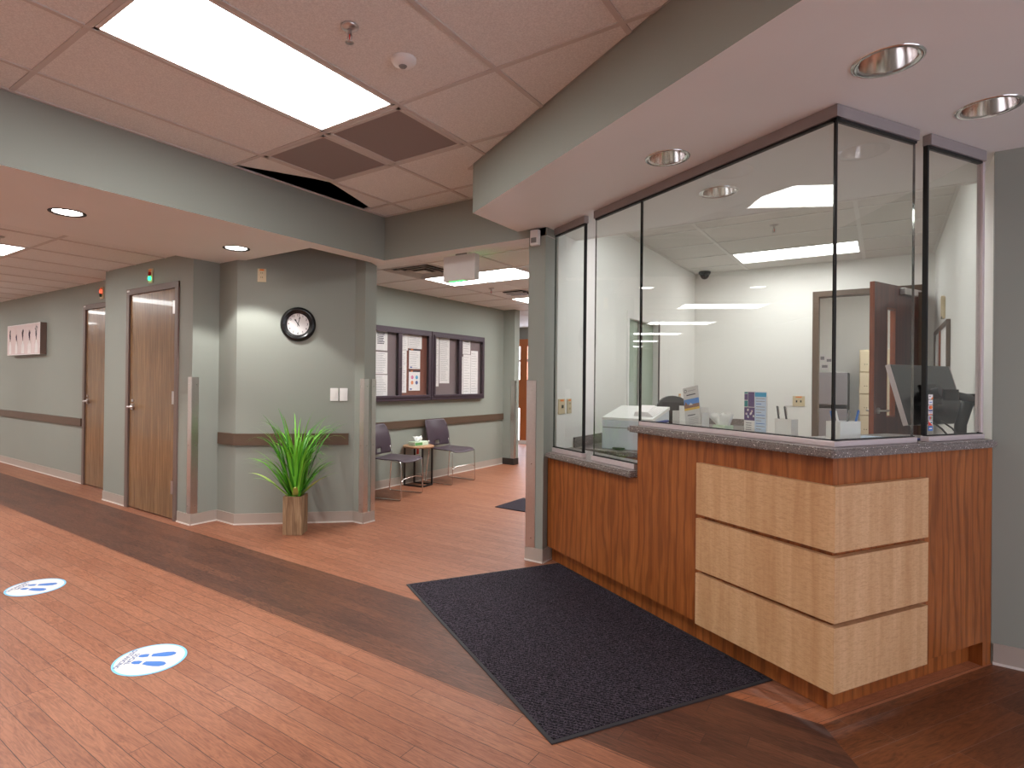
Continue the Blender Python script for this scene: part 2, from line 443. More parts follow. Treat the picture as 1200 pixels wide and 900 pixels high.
fl.add([(-2, 4.6, .0009), (.43, 4.6, .0009), (.43, 7.68, .0009), (-2, 7.68, .0009)], [(0, 1, 2, 3)], 'office_floor')
fl.prism([(-18, -4), (3.6, -4), (3.6, 12), (-18, 12)], -.1, -.002, 'light_plank')
sdesc(fl.build('floor'), 'wood plank floor with a dark band running along the hall', 'floor')

# ------------------------------------------------------------------ walls
def wallbox(name, label, parts, mat='wall'):
    mb = MB()
    for b in parts:
        m = b[6] if len(b) > 6 else mat
        mb.box(*b[:6], m)
    return sdesc(mb.build(name), label, 'wall')

HT = 2.95
wallbox('wall_hall', 'sage grey hallway wall behind the flower canvas', [(-18, -8.0, 2.94, 3.1, 0, HT), (-6.97, -6.78, 2.94, 3.1, 0, HT), (-8.0, -6.97, 2.94, 3.1, 2.19, HT)])
wallbox('wall_closet', 'sage grey wall holding the nearer walnut door', [(-6.81, -6.292, 2.70, 3.1, 0, HT), (-5.262, -5.03, 2.70, 3.1, 0, HT), (-6.292, -5.262, 2.70, 3.1, 2.205, HT)])
cw = MB(); cw.prism([(-5.1, 2.95), (-4.744, 2.95), (-4.0, YB), (-3.87, YB), (-3.87, 3.82), (-4.95, 3.82), (-5.1, 3.3)], 0, HT, 'wall')
sdesc(cw.build('wall_clock_side'), 'sage grey angled wall with the round clock', 'wall')
wallbox('wall_waiting', 'sage grey waiting area wall behind the notice boards', [(-5.1, -4.95, 3.3, 7.84, 0, HT)])
wallbox('wall_passage', 'sage grey wall end beside the far passage', [(-4.95, -4.74, 7.7, 7.84, 0, HT)])
X0, X1 = -2.15, -2.0
wallbox('wall_column', 'sage grey column wall between waiting area and office', [
    (X0, X1-.012, YB, 5.28, 0, HT), (X0, X1-.012, 6.22, 7.9, 0, HT), (X0, X1-.012, 5.28, 6.22, 0, .95), (X0, X1-.012, 5.28, 6.22, 2.0, HT)])
wallbox('wall_office_left', 'white office wall with the interior window', [
    (X1-.012, X1, 3.86, 5.28, 0, HT), (X1-.012, X1, 6.22, 7.68, 0, HT), (X1-.012, X1, 5.28, 6.22, 0, .95), (X1-.012, X1, 5.28, 6.22, 2.0, HT)], 'white_wall')
wallbox('wall_office_back', 'white office wall around the open cherry door', [
    (-2.15, -.682, 7.68, 7.82, 0, HT), (.335, .6, 7.68, 7.82, 0, HT), (-.682, .335, 7.68, 7.82, 2.39, HT)], 'white_wall')
wallbox('wall_office_right', 'white office wall behind the computer monitor', [(.425, .437, 3.69, 7.68, 0, HT)], 'white_wall')
wallbox('wall_right', 'sage grey wall beside the reception counter', [(.437, 3.6, 3.66, 3.80, 0, HT), (.437, .57, 3.8, 7.68, 0, HT), (.424, .437, 3.66, 3.69, 0, HT)])
wallbox('wall_south', 'unseen lobby wall opposite the counter, coloured white to bounce light', [(-5.04, 3.6, -4.1, -4, 0, HT), (-5.14, -5.04, -4.1, -.6, 0, HT), (-18, -5.14, -.7, -.6, 0, HT), (-18.1, -18, -.7, 3.1, 0, HT), (3.5, 3.6, -4, -.9, 0, HT), (3.5, 3.6, 3.1, 3.66, 0, HT), (3.5, 3.6, -.9, 3.1, 2.45, HT)], 'white_wall')  # unseen walls, coloured white for more bounce onto the ceilings
wallbox('wall_breakroom', 'white wall of the room behind the office door', [(-1.6, 1.4, 10.05, 10.15, 0, HT), (-1.7, -1.6, 7.82, 10.15, 0, HT), (1.3, 1.4, 7.82, 10.15, 0, HT)], 'white_wall')
wallbox('wall_far_passage', 'pale wall at the end of the far passage', [(-7.5, -6.95, 10.4, 10.5, 0, HT), (-5.4, -1.7, 10.4, 10.5, 0, HT), (-6.95, -5.4, 10.4, 10.5, 2.2, HT), (-7.6, -7.5, 7.84, 10.5, 0, HT), (-7.6, -5.1, 7.74, 7.84, 0, HT), (-1.8, -1.7, 7.9, 10.5, 0, HT)])

# baseboards along polylines (outward side is to the right of travel seen from above -> offset given by normal)
def strip_along(name, pts, z0, z1, th, mat, lip=None, label=None, cat='baseboard'):
    mb = MB()
    for (a, b) in zip(pts, pts[1:]):
        a = Vector(a); b = Vector(b); d = (b-a); L = d.length; d.normalize(); ang = math.atan2(d.y, d.x)
        X = T(a.x, a.y, 0, ang)
        mb.box(-.0, L, -th, .004, z0, z1, mat, 0, X)
        if lip: mb.box(-.002, L+.002, -th-.004, .004, 0, .012, lip, 0, X)
    # small corner fillers so outside corners close
    for p in pts[1:-1]:
        mb.cyl(th, z0, z1, mat, 12, T(p[0], p[1], 0))
    return sdesc(mb.build(name), label or 'baseboard strip', cat)
bz = .10
strip_along('baseboard_hall', [(-18, 2.94), (-8.0, 2.94)], 0, bz, .008, 'base', 'base_lip', 'taupe cove base under the flower canvas')
strip_along('baseboard_closet', [(-6.81, 2.70), (-6.30, 2.70)], 0, bz, .008, 'base', 'base_lip', 'taupe cove base between the two walnut doors')
strip_along('baseboard_clock', [(-5.255, 2.70), (-5.03, 2.70), (-5.03, 2.95), (-4.744, 2.95), (-4.0, YB), (-3.87, YB), (-3.87, 3.82)], 0, bz, .008, 'base', 'base_lip', 'taupe cove base around the angled clock wall')
strip_along('baseboard_waiting', [(-4.95, 3.85), (-4.95, 7.7)], 0, bz, .008, 'base', 'base_lip', 'taupe cove base behind the waiting chairs')
strip_along('baseboard_passage', [(-4.95, 7.7), (-4.74, 7.7), (-4.74, 7.83)], 0, bz, .012, 'black_base', None, 'black rubber base at the far passage')
strip_along('baseboard_column', [(X0, 3.82), (X0, YB), (X1-.012, YB), (X1-.012, 3.81)], 0, bz, .008, 'base', 'base_lip', 'taupe cove base around the column')
strip_along('baseboard_right', [(.43, 3.66), (3.5, 3.66)], 0, bz, .008, 'base', 'base_lip', 'taupe cove base beside the reception counter')
# chair rails
strip_along('trim_1', [(-18, 2.94), (-8.02, 2.94)], .705, .80, .022, 'rail', None, 'dark brown chair rail in the hallway', 'chair rail')
strip_along('trim_2', [(-5.0, 2.95), (-4.744, 2.95), (-4.035, 3.646)], .715, .82, .022, 'rail', None, 'dark brown chair rail behind the plant', 'chair rail')
strip_along('trim_3', [(-4.95, 3.85), (-4.95, 7.69)], .71, .803, .022, 'rail', None, 'dark brown chair rail behind the waiting chairs', 'chair rail')

# ------------------------------------------------------------------ ceilings
def ceiling(name, label, xs, ys, z, tees, skip=(), tile='tile', tee='tee', tw=.024):
    mb = MB()
    for a, b in zip(xs, xs[1:]):
        for c, d in zip(ys, ys[1:]):
            mx, my = (a+b)/2, (c+d)/2
            if any(s[0] < mx < s[1] and s[2] < my < s[3] for s in skip): continue
            mb.box(a+.004, b-.004, c+.004, d-.004, z+.006, z+.026, tile)
    o = sdesc(mb.build(name), label, 'ceiling')
    g = MB()
    for (x0, y0, x1, y1) in tees:
        if x0 == x1: g.box(x0-tw/2, x0+tw/2, y0, y1, z, z+.012, tee)
        else: g.box(x0, x1, y0-tw/2, y0+tw/2, z+.0005, z+.0125, tee)
    g.build('ceiling_grid', o)
    return o
# lobby
LX = [-3.635, -3.31, -2.70, -2.09, -1.48, -.87, -.26, .35, .96, 1.57, 2.18, 2.79, 3.5]
LY = [-4, -2.67, -1.45, -.23, .99, 2.21, 2.82, 3.43, 3.70]
hole = (-3.635, -3.31, 2.3, 3.5)
lt = [(x, -4, x, 3.7) for x in LX[1:-1]]+[(-3.635, y, 3.5, y) for y in (-2.67, -1.45, -.23, .99, 2.21, 3.43)]+[(-3.31, 2.82, -1.48, 2.82)]
LIGHTS_LOBBY = [(-2.70, -2.09, .99, 2.21), (-2.70, -2.09, -1.45, -.23), (.35, .96, -1.45, -.23), (-2.70, -2.09, -4+.11, -2.67), (-.26+.0, .35, -2.67-1.22, -2.67)]
skip = [tuple(l) for l in LIGHTS_LOBBY[:3]]+[(-3.31, -2.70, 2.21, 2.82), (-2.70, -2.09, 2.21, 2.82), (-3.635, -3.31, 2.21, 3.43)]
ceiling('ceiling', 'raised lobby tile ceiling with the large fluorescent panel', LX, LY, ZC, lt, skip)
# wall angle along the soffits and a plenum lightened in colour over the lifted tile
wa = MB(); wa.box(-3.645, -3.615, -4, 3.69, ZC-.002, ZC+.006, 'tee'); wa.box(-3.645, -2.2, 3.655, 3.69, ZC-.002, ZC+.006, 'tee')
a = K(1.54, -3.2); b = K(1.54, 3.6); dd = Vector(a)-Vector(b)
wa.box(0, dd.length, -.03, .0, ZC-.002, ZC+.006, 'tee', 0, T(b[0], b[1], 0, math.atan2(dd.y, dd.x)) @ Matrix.Diagonal((1, -1, 1, 1)))
sdesc(wa.build('trim_4'), 'metal wall angle edging the raised lobby ceiling', 'trim')
pl = MB()
pl.box(-3.70, -2.9, 2.1, 3.7, ZC+.20, ZC+.22, 'plenum'); pl.box(-3.66, -3.635, 2.1, 3.7, ZC+.006, ZC+.2, 'plenum')
pl.box(-3.31, -3.29, 2.21, 3.7, ZC+.03, ZC+.2, 'plenum')
sdesc(pl.build('ceiling_void'), 'dark void above the missing edge tile', 'ceiling void')
lt_ = MB()   # tilted edge tile lifted out of the grid
n = 10
for i in range(n):
    y0, y1 = 2.235+i*.118, 2.235+(i+1)*.118
    def edge(y): return -3.605+.245*max(0, min(1, (y-2.24)/.56)) if y < 2.83 else -3.36-.19*(y-2.83)/.58
    def zz(y): q = (y-2.235)/1.18; return ZC+.008+.008*math.sin(q*PI)
    vs = [(edge(y0), y0, zz(y0)), (-3.315, y0, ZC+.008), (-3.315, y1, ZC+.008), (edge(y1), y1, zz(y1))]
    lt_.add(vs+[(x, y, z+.016) for x, y, z in vs], [(0, 3, 2, 1), (4, 5, 6, 7), (0, 1, 5, 4), (2, 3, 7, 6), (0, 4, 7, 3), (1, 2, 6, 5)], 'tile')
tag(lt_.build('loose_ceiling_tile'), 'displaced edge ceiling tile leaving a dark gap above the soffit', 'ceiling tile')
cb = MB(); cb.tube([(-3.42+.02*math.sin(i), 3.22+i*.03, ZC+.07-.055*math.sin(PI*i/8)) for i in range(9)], .006, 'tee')
tag(cb.build('hanging_cable'), 'thin pale cable looping in the dark ceiling gap', 'cable')

# hall
HX = [-18]+[-5.53-.61*k for k in range(20, -1, -1)]+[-5.04]
HY = [-.6, -0.61+.0, .61, 1.83, 2.95]; HY = [-.6, .61, 1.83, 2.95]
hl = [(-6.14-.61-2.44*k, -6.14-2.44*k, .61, 1.83) for k in range(5)]
ceiling('ceiling_hall', 'hallway tile ceiling running away past the doors', HX, HY, ZH, [(x, -.6, x, 2.94) for x in HX[1:-1]]+[(-18, y, -5.04, y) for y in (.61, 1.83)], hl)
WX = [-4.95, -4.20, -2.98, -2.15]; WY = [3.82, 4.21, 4.82, 5.43, 6.04, 6.65, 7.26, 7.87, 8.48, 9.09, 10.4]
wl = [(-4.20, -2.98, 4.82, 5.43), (-4.20, -2.98, 6.65, 7.26), (-4.20, -2.98, 8.48, 9.09)]
wv = (-4.20, -3.59, 4.21, 4.82)
ceiling('ceiling_waiting', 'waiting area tile ceiling above the notice boards', [-7.5, -6.2, -4.95, -4.20, -3.59, -2.98, -2.0], WY, ZH, [(x, 3.82, x, 10.4) for x in (-4.20, -2.98)]+[(-4.95, y, -2.15, y) for y in WY[1:-1]]+[(-3.59, 4.21, -3.59, 4.82)], wl+[wv])
OX = [-2.0, -1.38, -.19, .43]; OY = [4.16, 4.21, 4.82, 5.43, 6.04, 6.65, 7.26, 7.69]
ceiling('ceiling_office', 'white tile ceiling of the glazed office', OX, OY, ZO, [(x, 4.16, x, 7.68) for x in (-1.38, -.19)]+[(-2, y, .43, y) for y in OY[1:-1]]+[(-2, 7.672, .43, 7.672), (-1.994, 4.16, -1.994, 7.68), (.419, 4.16, .419, 7.68)], [(-1.38, -.19, 6.65, 7.26), (-1.38, -.19, 4.21, 4.82)], 'tile_w', 'tee_w', .03)
ct = MB(); ct.box(-2.0, .43, 4.13, 4.164, ZK-.003, ZK+.03, 'tee_w'); sdesc(ct.build('trim_5'), 'white edge trim along the back of the counter soffit', 'trim')
ceiling('ceiling_breakroom', 'white ceiling of the room behind the office door', [-1.6, -.6, .6, 1.3], [7.82, 8.4, 9.0, 10.05], ZO, [(-.6, 7.82, -.6, 10.05)], [(-.6, .6, 8.4, 9.0)], 'tile_w', 'tee_w')
# slab above everything keeps the rooms closed
sl = MB(); sl.box(-18.1, 3.6, -4.1, 10.6, HT, HT+.1, 'plenum'); sdesc(sl.build('ceiling_slab'), 'structural slab above the tile ceilings', 'slab')

# soffits
so = MB()
def soffit(poly, z0, z1):
    o = MB(); n = len(poly)
    o.prism(poly, z0, z1, 'soffit', None, 'wall'); return o
s1 = soffit([(-5.04, -4), (-3.635, -4), (-3.635, YB), (-3.8, YB), (-3.8, 3.0), (-5.04, 3.0)], ZS, HT-.01); s1.v  # hall soffit
for i in range(len(s1.f)): pass
sf = s1.build('ceiling_soffit_hall'); sdesc(sf, 'soffit over the hallway mouth holding two lit downlights', 'soffit')
DL_ON = [(-4.325, 1.484), (-4.329, 2.679)]
bmx = soffit([(-3.80, YB), (-2.0, YB), (-2.0, 3.82), (-3.87, 3.82)], ZS, HT-.01)
sdesc(bmx.build('ceiling_beam'), 'sage grey beam over the waiting area opening', 'beam')
def fy(x): return (1.54-c2.x*x)/c2.y
cs = soffit([(-2.25, fy(-2.25)), (3.5, fy(3.5)), (3.5, 3.665), (.43, 3.665), (.43, 4.16), (-2.0, 4.16), (-2.0, YB+.02), (-2.25, YB+.02)], ZK, HT-.02)
csf = cs.build('ceiling_soffit_counter'); sdesc(csf, 'soffit over the reception counter with unlit chrome downlights', 'soffit')
DL_OFF = [(.001, 2.432), (.335, 3.063), (-.888, 2.87), (-.798, 3.55)]
cut_holes(sf, [(x, y, .088) for x, y in DL_ON], ZS)
cut_holes(csf, [(x, y, .092) for x, y in DL_OFF], ZK)

# ------------------------------------------------------------------ lights in the ceilings
def ceiling_light(rect, z, label, group=None, mat='tube', gain=1.0, spread=110):
    x0, x1, y0, y1 = rect; cx, cy = (x0+x1)/2, (y0+y1)/2; hx, hy = (x1-x0)/2-.014, (y1-y0)/2-.014
    t = thing('ceiling_light', label, 'ceiling light', (cx, cy, z), 0, group)
    f = MB()
    for a in ((-hx, hx, -hy, -hy+.018), (-hx, hx, hy-.018, hy), (-hx, -hx+.018, -hy, hy), (hx-.018, hx, -hy, hy)): f.box(*a, .001, .03, 'tee_w')
    f.box(-hx, hx, -hy, hy, .03, .034, 'white'); f.build('light_frame', t)
    d = MB(); d.box(-hx+.018, hx-.018, -hy+.018, hy-.018, .006, .012, mat); d.build('diffuser', t)
    li = bpy.data.lights.new('panel_beam', 'AREA'); li.shape = 'RECTANGLE'; li.size = 2*hx-.04; li.size_y = 2*hy-.04; li.spread = D(spread); li.energy = BEAM*(x1-x0)*(y1-y0)*gain
    li.color = (1, 1, .99); lo = bpy.data.objects.new('panel_beam', li); C.objects.link(lo); lo.parent = t; lo.location = (0, 0, .003)
    return t
ceiling_light(LIGHTS_LOBBY[0], ZC, 'large fluorescent panel in the lobby ceiling beside two return grilles')
for r in LIGHTS_LOBBY[1:3]: ceiling_light(r, ZC, 'added fluorescent panel in the lobby ceiling out of view', 'added lobby panels out of view')  # unseen panels added as extra lobby light
for k, r in enumerate(hl): ceiling_light(r, ZH, ['fluorescent panel in the hallway ceiling past the lit downlights', 'second fluorescent panel along the hallway ceiling', 'third fluorescent panel along the hallway ceiling', 'fourth fluorescent panel along the hallway ceiling', 'fifth fluorescent panel at the hallway end'][k])
for k, r in enumerate(wl): ceiling_light(r, ZH, ['fluorescent panel behind the exit sign in the waiting area', 'fluorescent panel at the far end of the waiting area ceiling', 'fluorescent panel in the far passage ceiling'][k])
ceiling_light((-1.38, -.19, 6.65, 7.26), ZO, 'fluorescent panel in the office ceiling behind the glass', None, 'tube_w', .5, 170)
ceiling_light((-1.38, -.19, 4.21, 4.82), ZO, 'added fluorescent panel in the office ceiling hidden behind the soffit', None, 'tube_w', .5, 170)  # unseen panel added to brighten the front of the office
ceiling_light((-.6, .6, 8.4, 9.0), ZO, 'fluorescent panel in the room behind the office door', None, 'tube_w')

# recessed downlights
def downlight(x, y, z, label, on, r=.085):
    t = thing('downlight', label, 'downlight', (x, y, z))
    g = MB(); g.lathe([(r-.004, .002), (r+.012, -.006), (r+.020, -.003), (r+.020, .001)], 'black' if on else 'chrome', 40); g.build('trim_ring', t)
    c = MB()
    c.lathe([(r-.002, 0), (r-.006, .03), (r-.018, .075), (r-.034, .115), (.001, .12)], 'reflector' if not on else 'white', 40); c.build('reflector', t)
    l = MB()
    if on: l.disc(r-.005, .004, 'lamp', 40, None, False)
    else: l.lathe([(.001, .062), (.022, .066), (.030, .085), (.026, .118)], 'lamp_off', 20)
    l.build('lamp', t)
    if on:
        li = bpy.data.lights.new('downlight_beam', 'SPOT'); li.energy = SPOT; li.spot_size = D(104); li.spot_blend = .22; li.shadow_soft_size = .05; li.color = (1, .985, .95)
        lo = bpy.data.objects.new('downlight_beam', li); C.objects.link(lo); lo.parent = t; lo.location = (0, 0, -.012)
    return t
SPOT = 25
downlight(*DL_ON[0], ZS, 'lit downlight in the hall soffit nearer the fluorescent hallway panel', True)
downlight(*DL_ON[1], ZS, 'lit downlight in the hall soffit close to the angled clock wall', True)
downlight(*DL_OFF[0], ZK, 'largest chrome downlight in the soffit over the counter corner', False, .088)
downlight(*DL_OFF[1], ZK, 'chrome downlight in the soffit nearest the wall beside the counter', False, .088)
downlight(*DL_OFF[2], ZK, 'chrome downlight in the soffit over the mat, outside the long glass', False, .088)
downlight(*DL_OFF[3], ZK, 'chrome downlight inside the office, seen through the glass', False, .088)

# vents
def grille(x0, x1, y0, y1, label):
    t = thing('ceiling_return_vent', label, 'air vent', ((x0+x1)/2, (y0+y1)/2, ZC), 0, None); hx, hy = (x1-x0)/2-.013, (y1-y0)/2-.013
    f = MB()
    for a in ((-hx, hx, -hy, -hy+.028), (-hx, hx, hy-.028, hy), (-hx, -hx+.028, -hy, hy), (hx-.028, hx, -hy, hy)): f.box(*a, -.002, .02, 'tee', .003)
    f.build('grille_frame', t)
    p = MB(); p.box(-hx+.028, hx-.028, -hy+.028, hy-.028, .003, .012, 'perf'); p.build('perforated_plate', t)
grille(-2.70, -2.09, 2.21, 2.82, 'perforated return grille directly behind the large fluorescent panel')
grille(-3.31, -2.70, 2.21, 2.82, 'perforated return grille next to the loose edge tile')
def diffuser(x, y, z, s, label):
    t = thing('ceiling_vent', label, 'air vent', (x, y, z)); h = s/2-.013
    f = MB()
    for k in range(4):
        a = h*(1-.25*k); b = a-h*.11
        for q in range(4):
            X = Matrix.Rotation(q*PI/2, 4, 'Z')
            f.add([(-a, -a, -.004), (a, -a, -.004), (b, -b, .016), (-b, -b, .016)], [(0, 1, 2, 3), (3, 2, 1, 0)], 'tee_w', False, X)
    f.build('louvre', t)
    b = MB(); b.box(-h, h, -h, h, .018, .022, 'vent_grey'); b.box(-h*.22, h*.22, -h*.22, h*.22, -.004, .002, 'tee_w'); b.build('back_plate', t)
diffuser(-3.895, 4.515, ZH, .61, 'square louvred air diffuser beside the exit sign')
v = thing('ceiling_vent', 'small dark air diffuser before the far waiting panel', 'air vent', (-3.78, 6.2, ZH))
q = MB(); q.box(-.14, .14, -.14, .14, -.012, -.002, 'vent_grey', .004); q.build('back_plate', v)
q = MB()
for k in range(5): q.box(-.13, .13, -.12+k*.055, -.09+k*.055, -.022, -.013, 'vent_grey' if k % 2 else 'tee')
q.build('louvre', v)

# sprinklers, motion sensor, camera
def sprinkler(x, y, z, label):
    t = thing('ceiling_sprinkler', label, 'sprinkler', (x, y, z))
    a = MB(); a.lathe([(.012, -.012), (.03, -.006), (.036, -.001), (.036, .003)], 'nickel', 24); a.build('escutcheon', t)
    b = MB(); b.cyl(.009, -.03, -.002, 'nickel', 12)
    for s in (-1, 1): b.tube([(s*.008, 0, -.03), (s*.014, 0, -.042), (s*.004, 0, -.058)], .0028, 'nickel', 6)
    b.cyl(.003, -.055, -.03, 'red', 8); b.build('sprinkler_body', t)
    c = MB(); c.lathe([(.001, -.058), (.016, -.06), (.018, -.063), (.001, -.064)], 'nickel', 16); c.build('deflector', t)
sprinkler(-1.797, 1.604, ZC, 'fire sprinkler between the large lobby panel and the white sensor')
sprinkler(-5.83, 1.53, ZH, 'fire sprinkler in the hallway ceiling')
sprinkler(-3.90, 5.78, ZH, 'fire sprinkler in the waiting area ceiling')
sprinkler(-.798, 5.62, ZO, 'fire sprinkler in the office ceiling behind glass')
t = thing('ceiling_motion_detector', 'round white motion detector on a lobby ceiling tile', 'motion detector', (-1.781, 1.911, ZC+.006))
q = MB(); q.lathe([(.001, -.034), (.02, -.033), (.05, -.02), (.058, -.008), (.058, -.001)], 'white', 32); q.build('detector_housing', t)
q = MB(); q.lathe([(.001, -.042), (.014, -.04), (.019, -.034)], 'grey', 20, T(.0, -.005, 0)); q.build('lens', t)
t = thing('ceiling_security_camera', 'black dome security camera in the office ceiling corner', 'security camera', (-1.846, 7.52, ZO))
q = MB(); q.lathe([(.07, 0), (.072, -.02), (.06, -.035)], 'black', 28); q.build('camera_base', t)
q = MB(); q.lathe([(.055, -.033), (.05, -.06), (.03, -.085), (.001, -.094)], 'gloss_black', 28); q.build('dome', t)

# exit sign (seen from its blank back)
t = thing('exit_sign', 'grey exit sign box hanging over the waiting area opening, its green letters facing away', 'exit sign', (-2.99, 3.96, 2.18))
q = MB(); q.box(-.17, .17, -.035, .035, 0, .22, 'white', .006); q.build('sign_housing', t)
q = MB(); q.cyl(.05, .22, .26, 'grey', 20); q.build('ceiling_canopy', t)
q = MB()
text_mesh(q, 'EXIT', .17, 'exit_green', T(0, .0365, .105, PI, PI/2)); q.build('exit_lettering', t)
q = MB()
for k in range(4): q.box(-.105+k*.042, -.08+k*.042, -.03, .03, -.004, -.0005, 'exit_green')
q.build('downlight_slot', t)

# ------------------------------------------------------------------ doors
def lever(parent, x, y, z, side, mat='nickel'):
    h = MB(); h.cyl(.034, 0, .014, mat, 20, T(x, y, z, 0, PI/2)); h.tube(rounded([(x, y, z), (x, y-.055, z), (x+side*.13, y-.055, z+.002)], .015), .0125, mat)
    h.box(x-.012, x+.012, y-.014, y, z+.05, z+.075, mat, .003)
    return h.build('door_handle', parent)
def flush_door(name, label, xL, xR, y, top, hinge_right=True, hinges=(.3, 1.13, 1.97), hx=None):
    t = struct(name, label, 'door', (xL, y, 0)); W = xR-xL
    f = MB()
    f.box(0, .06, -.014, .15, 0, top, 'frame', .003); f.box(W-.06, W, -.014, .15, 0, top, 'frame', .003); f.box(0, W, -.0145, .15, top-.06, top, 'frame', .003)
    f.build('door_frame', t)
    l = MB(); l.box(.064, W-.064, .004, .048, .012, top-.063, 'walnut'); l.build('door_leaf', t)
    lever(t, .064+.07, .004, 1.02, 1)
    for z in hinges:
        h = MB(); h.cyl(.008, z-.055, z+.055, 'nickel', 10, T(W-.064, -.004, 0)); h.box(W-.112, W-.066, -.006, .0035, z-.06, z+.06, 'nickel'); h.build('hinge', t)
    if True:
        c = MB(); c.box(.02, .075, -.019, -.0145, top-.03, top-.012, 'white', .002); c.build('door_contact', t)
    return t
flush_door('door_1', 'nearer walnut door with lever handle and bronze frame', -6.292, -5.262, 2.70, 2.205)
flush_door('door_2', 'farther walnut door partly hidden by the wall step', -8.0, -6.97, 2.94, 2.19)
# door status lights
def call_light(x, y, z, label, red_on):
    t = thing('door_signal_light_switch', label, 'signal light', (x, y-.001, z))
    q = MB(); q.box(-.04, .04, -.012, 0, -.07, .07, 'ivory', .003); q.build('cover_plate', t)
    q = MB(); q.box(-.03, .02, -.015, -.0125, .042, .062, 'orange'); q.build('orange_sticker', t)
    q = MB(); q.lathe([(.022, 0), (.02, .014), (.001, .02)], 'red_on' if red_on else 'red_off', 20, T(0, -.012, .018, 0, PI/2)); q.build('red_lens', t)
    q = MB(); q.lathe([(.022, 0), (.02, .014), (.001, .02)], 'green_off' if red_on else 'screen_glow', 20, T(0, -.012, -.026, 0, PI/2)); q.build('green_lens', t)
call_light(-5.80, 2.70, 2.30, 'signal light glowing green above the nearer walnut door', False)
call_light(-7.50, 2.94, 2.30, 'signal light glowing red above the farther walnut door', True)

# steel corner guards
def guard(x, y, label, legs, z0=.10, z1=1.325, w=.05):
    """legs: list of (ax, ay) unit directions the two strips run in, offset outward"""
    q = MB()
    for (dx, dy, nx, ny) in legs:
        ang = math.atan2(dy, dx); X = T(x+nx*.0035, y+ny*.0035, 0, ang)
        q.box(-.003, w, -.0022, .0022, z0, z1, 'steel', 0, X)
    o = q.build('corner_guard'); tag(o, label, 'corner guard')
    for (dx, dy, nx, ny) in legs:
        for z in (z0+.07, (z0+z1)/2, z1-.07):
            s = MB(); s.cyl(.004, 0, .003, 'chrome', 10, T(x+dx*w*.6+nx*.0057, y+dy*w*.6+ny*.0057, z, math.atan2(ny, nx)+PI/2, PI/2)); s.build('screw', o)
guard(-5.03, 2.70, 'steel corner guard beside the nearer walnut door', [(-1, 0, 0, -1), (0, 1, 1, 0)], w=.06)
guard(-3.87, YB, 'steel corner guard on the wall end past the light switches', [(-1, 0, 0, -1), (0, 1, 1, 0)], w=.052)
guard(-3.87, 3.82, 'steel strip guard on the rear edge of the same wall end', [(0, -1, 1, 0)], w=.05)
guard(X0, YB, 'steel corner guard on the column by the mat', [(1, 0, 0, -1), (0, 1, -1, 0)], w=.075)
guard(-4.74, 7.7, 'steel corner guard at the far passage', [(-1, 0, 0, -1), (0, 1, 1, 0)], w=.06)

# entrance glazing added out of view as a light source for the counter's short front
t = struct('added_window', 'added bright entrance glazing, out of view across the lobby', 'window', (3.5, -.9, 0))
q = MB()
for a in (0, .97, 1.94, 2.92, 3.92): q.box(0, .1, a, a+.08, 0, 2.45, 'alu')
q.box(0, .1, 0, 4, 2.37, 2.45, 'alu'); q.box(0, .1, 0, 4, 0, .1, 'alu'); q.box(.01, .09, 0, 4, 1.0, 1.05, 'alu'); q.build('window_frame', t)
q = MB(); q.box(.05, .06, .08, 3.92, .1, 2.37, 'added_daylight'); q.build('added_glow_pane', t)

# far passage: wooden door with a bright glazed light
t = struct('door_4', 'orange wooden glazed door at the end of the far passage', 'door', (-6.95, 10.4, 0))
q = MB(); q.box(0, 1.55, 0, .1, 0, .08, 'white'); q.box(0, .09, -.01, .1, 0, 2.2, 'orange_wood'); q.box(1.46, 1.55, -.01, .1, 0, 2.2, 'orange_wood'); q.box(0, 1.55, -.01, .1, 2.05, 2.2, 'orange_wood'); q.box(.09, 1.46, 0, .08, .75, 1.35, 'orange_wood'); q.box(.69, .86, -.004, .07, .08, 2.05, 'orange_wood'); q.box(.09, 1.46, 0, .07, 1.72, 1.78, 'white'); q.build('door_frame', t)
q = MB(); q.box(.09, 1.46, .03, .05, .08, 2.05, 'daylight'); q.build('bright_pane', t)

# ------------------------------------------------------------------ things on the walls
t = thing('canvas_art', 'wide canvas of five white bottles holding sprigs on the hallway wall', 'picture', (-9.84, 2.938, 1.61))
W_, H_ = 1.28, .43
q = MB(); q.box(-W_/2, W_/2, -.075, -.001, 0, H_, ['frame', 'frame', 'paper', 'frame', 'frame', 'frame'], 0); q.build('canvas', t)
q = MB(); M['pinkish'] = plain('dusty pink wash', (222, 206, 206), .8); M['sprig'] = plain('grey sprig ink', (110, 106, 112), .8); M['violet'] = plain('violet petals', (120, 104, 150), .8)
q.box(-W_/2+.01, W_/2-.01, -.0765, -.0752, .01, H_-.01, 'pinkish')
for i in range(5):
    x = -W_/2+.13+i*.255; ww = (.05, .045, .055, .06, .055)[i]
    q.add([(x-ww, -.078, .02), (x+ww, -.078, .02), (x+ww, -.078, .13), (x+ww*.45, -.078, .17), (x+ww*.45, -.078, .195), (x-ww*.45, -.078, .195), (x-ww*.45, -.078, .17), (x-ww, -.078, .13)], [tuple(range(8))], 'paper')
q.build('painted_bottle', t)
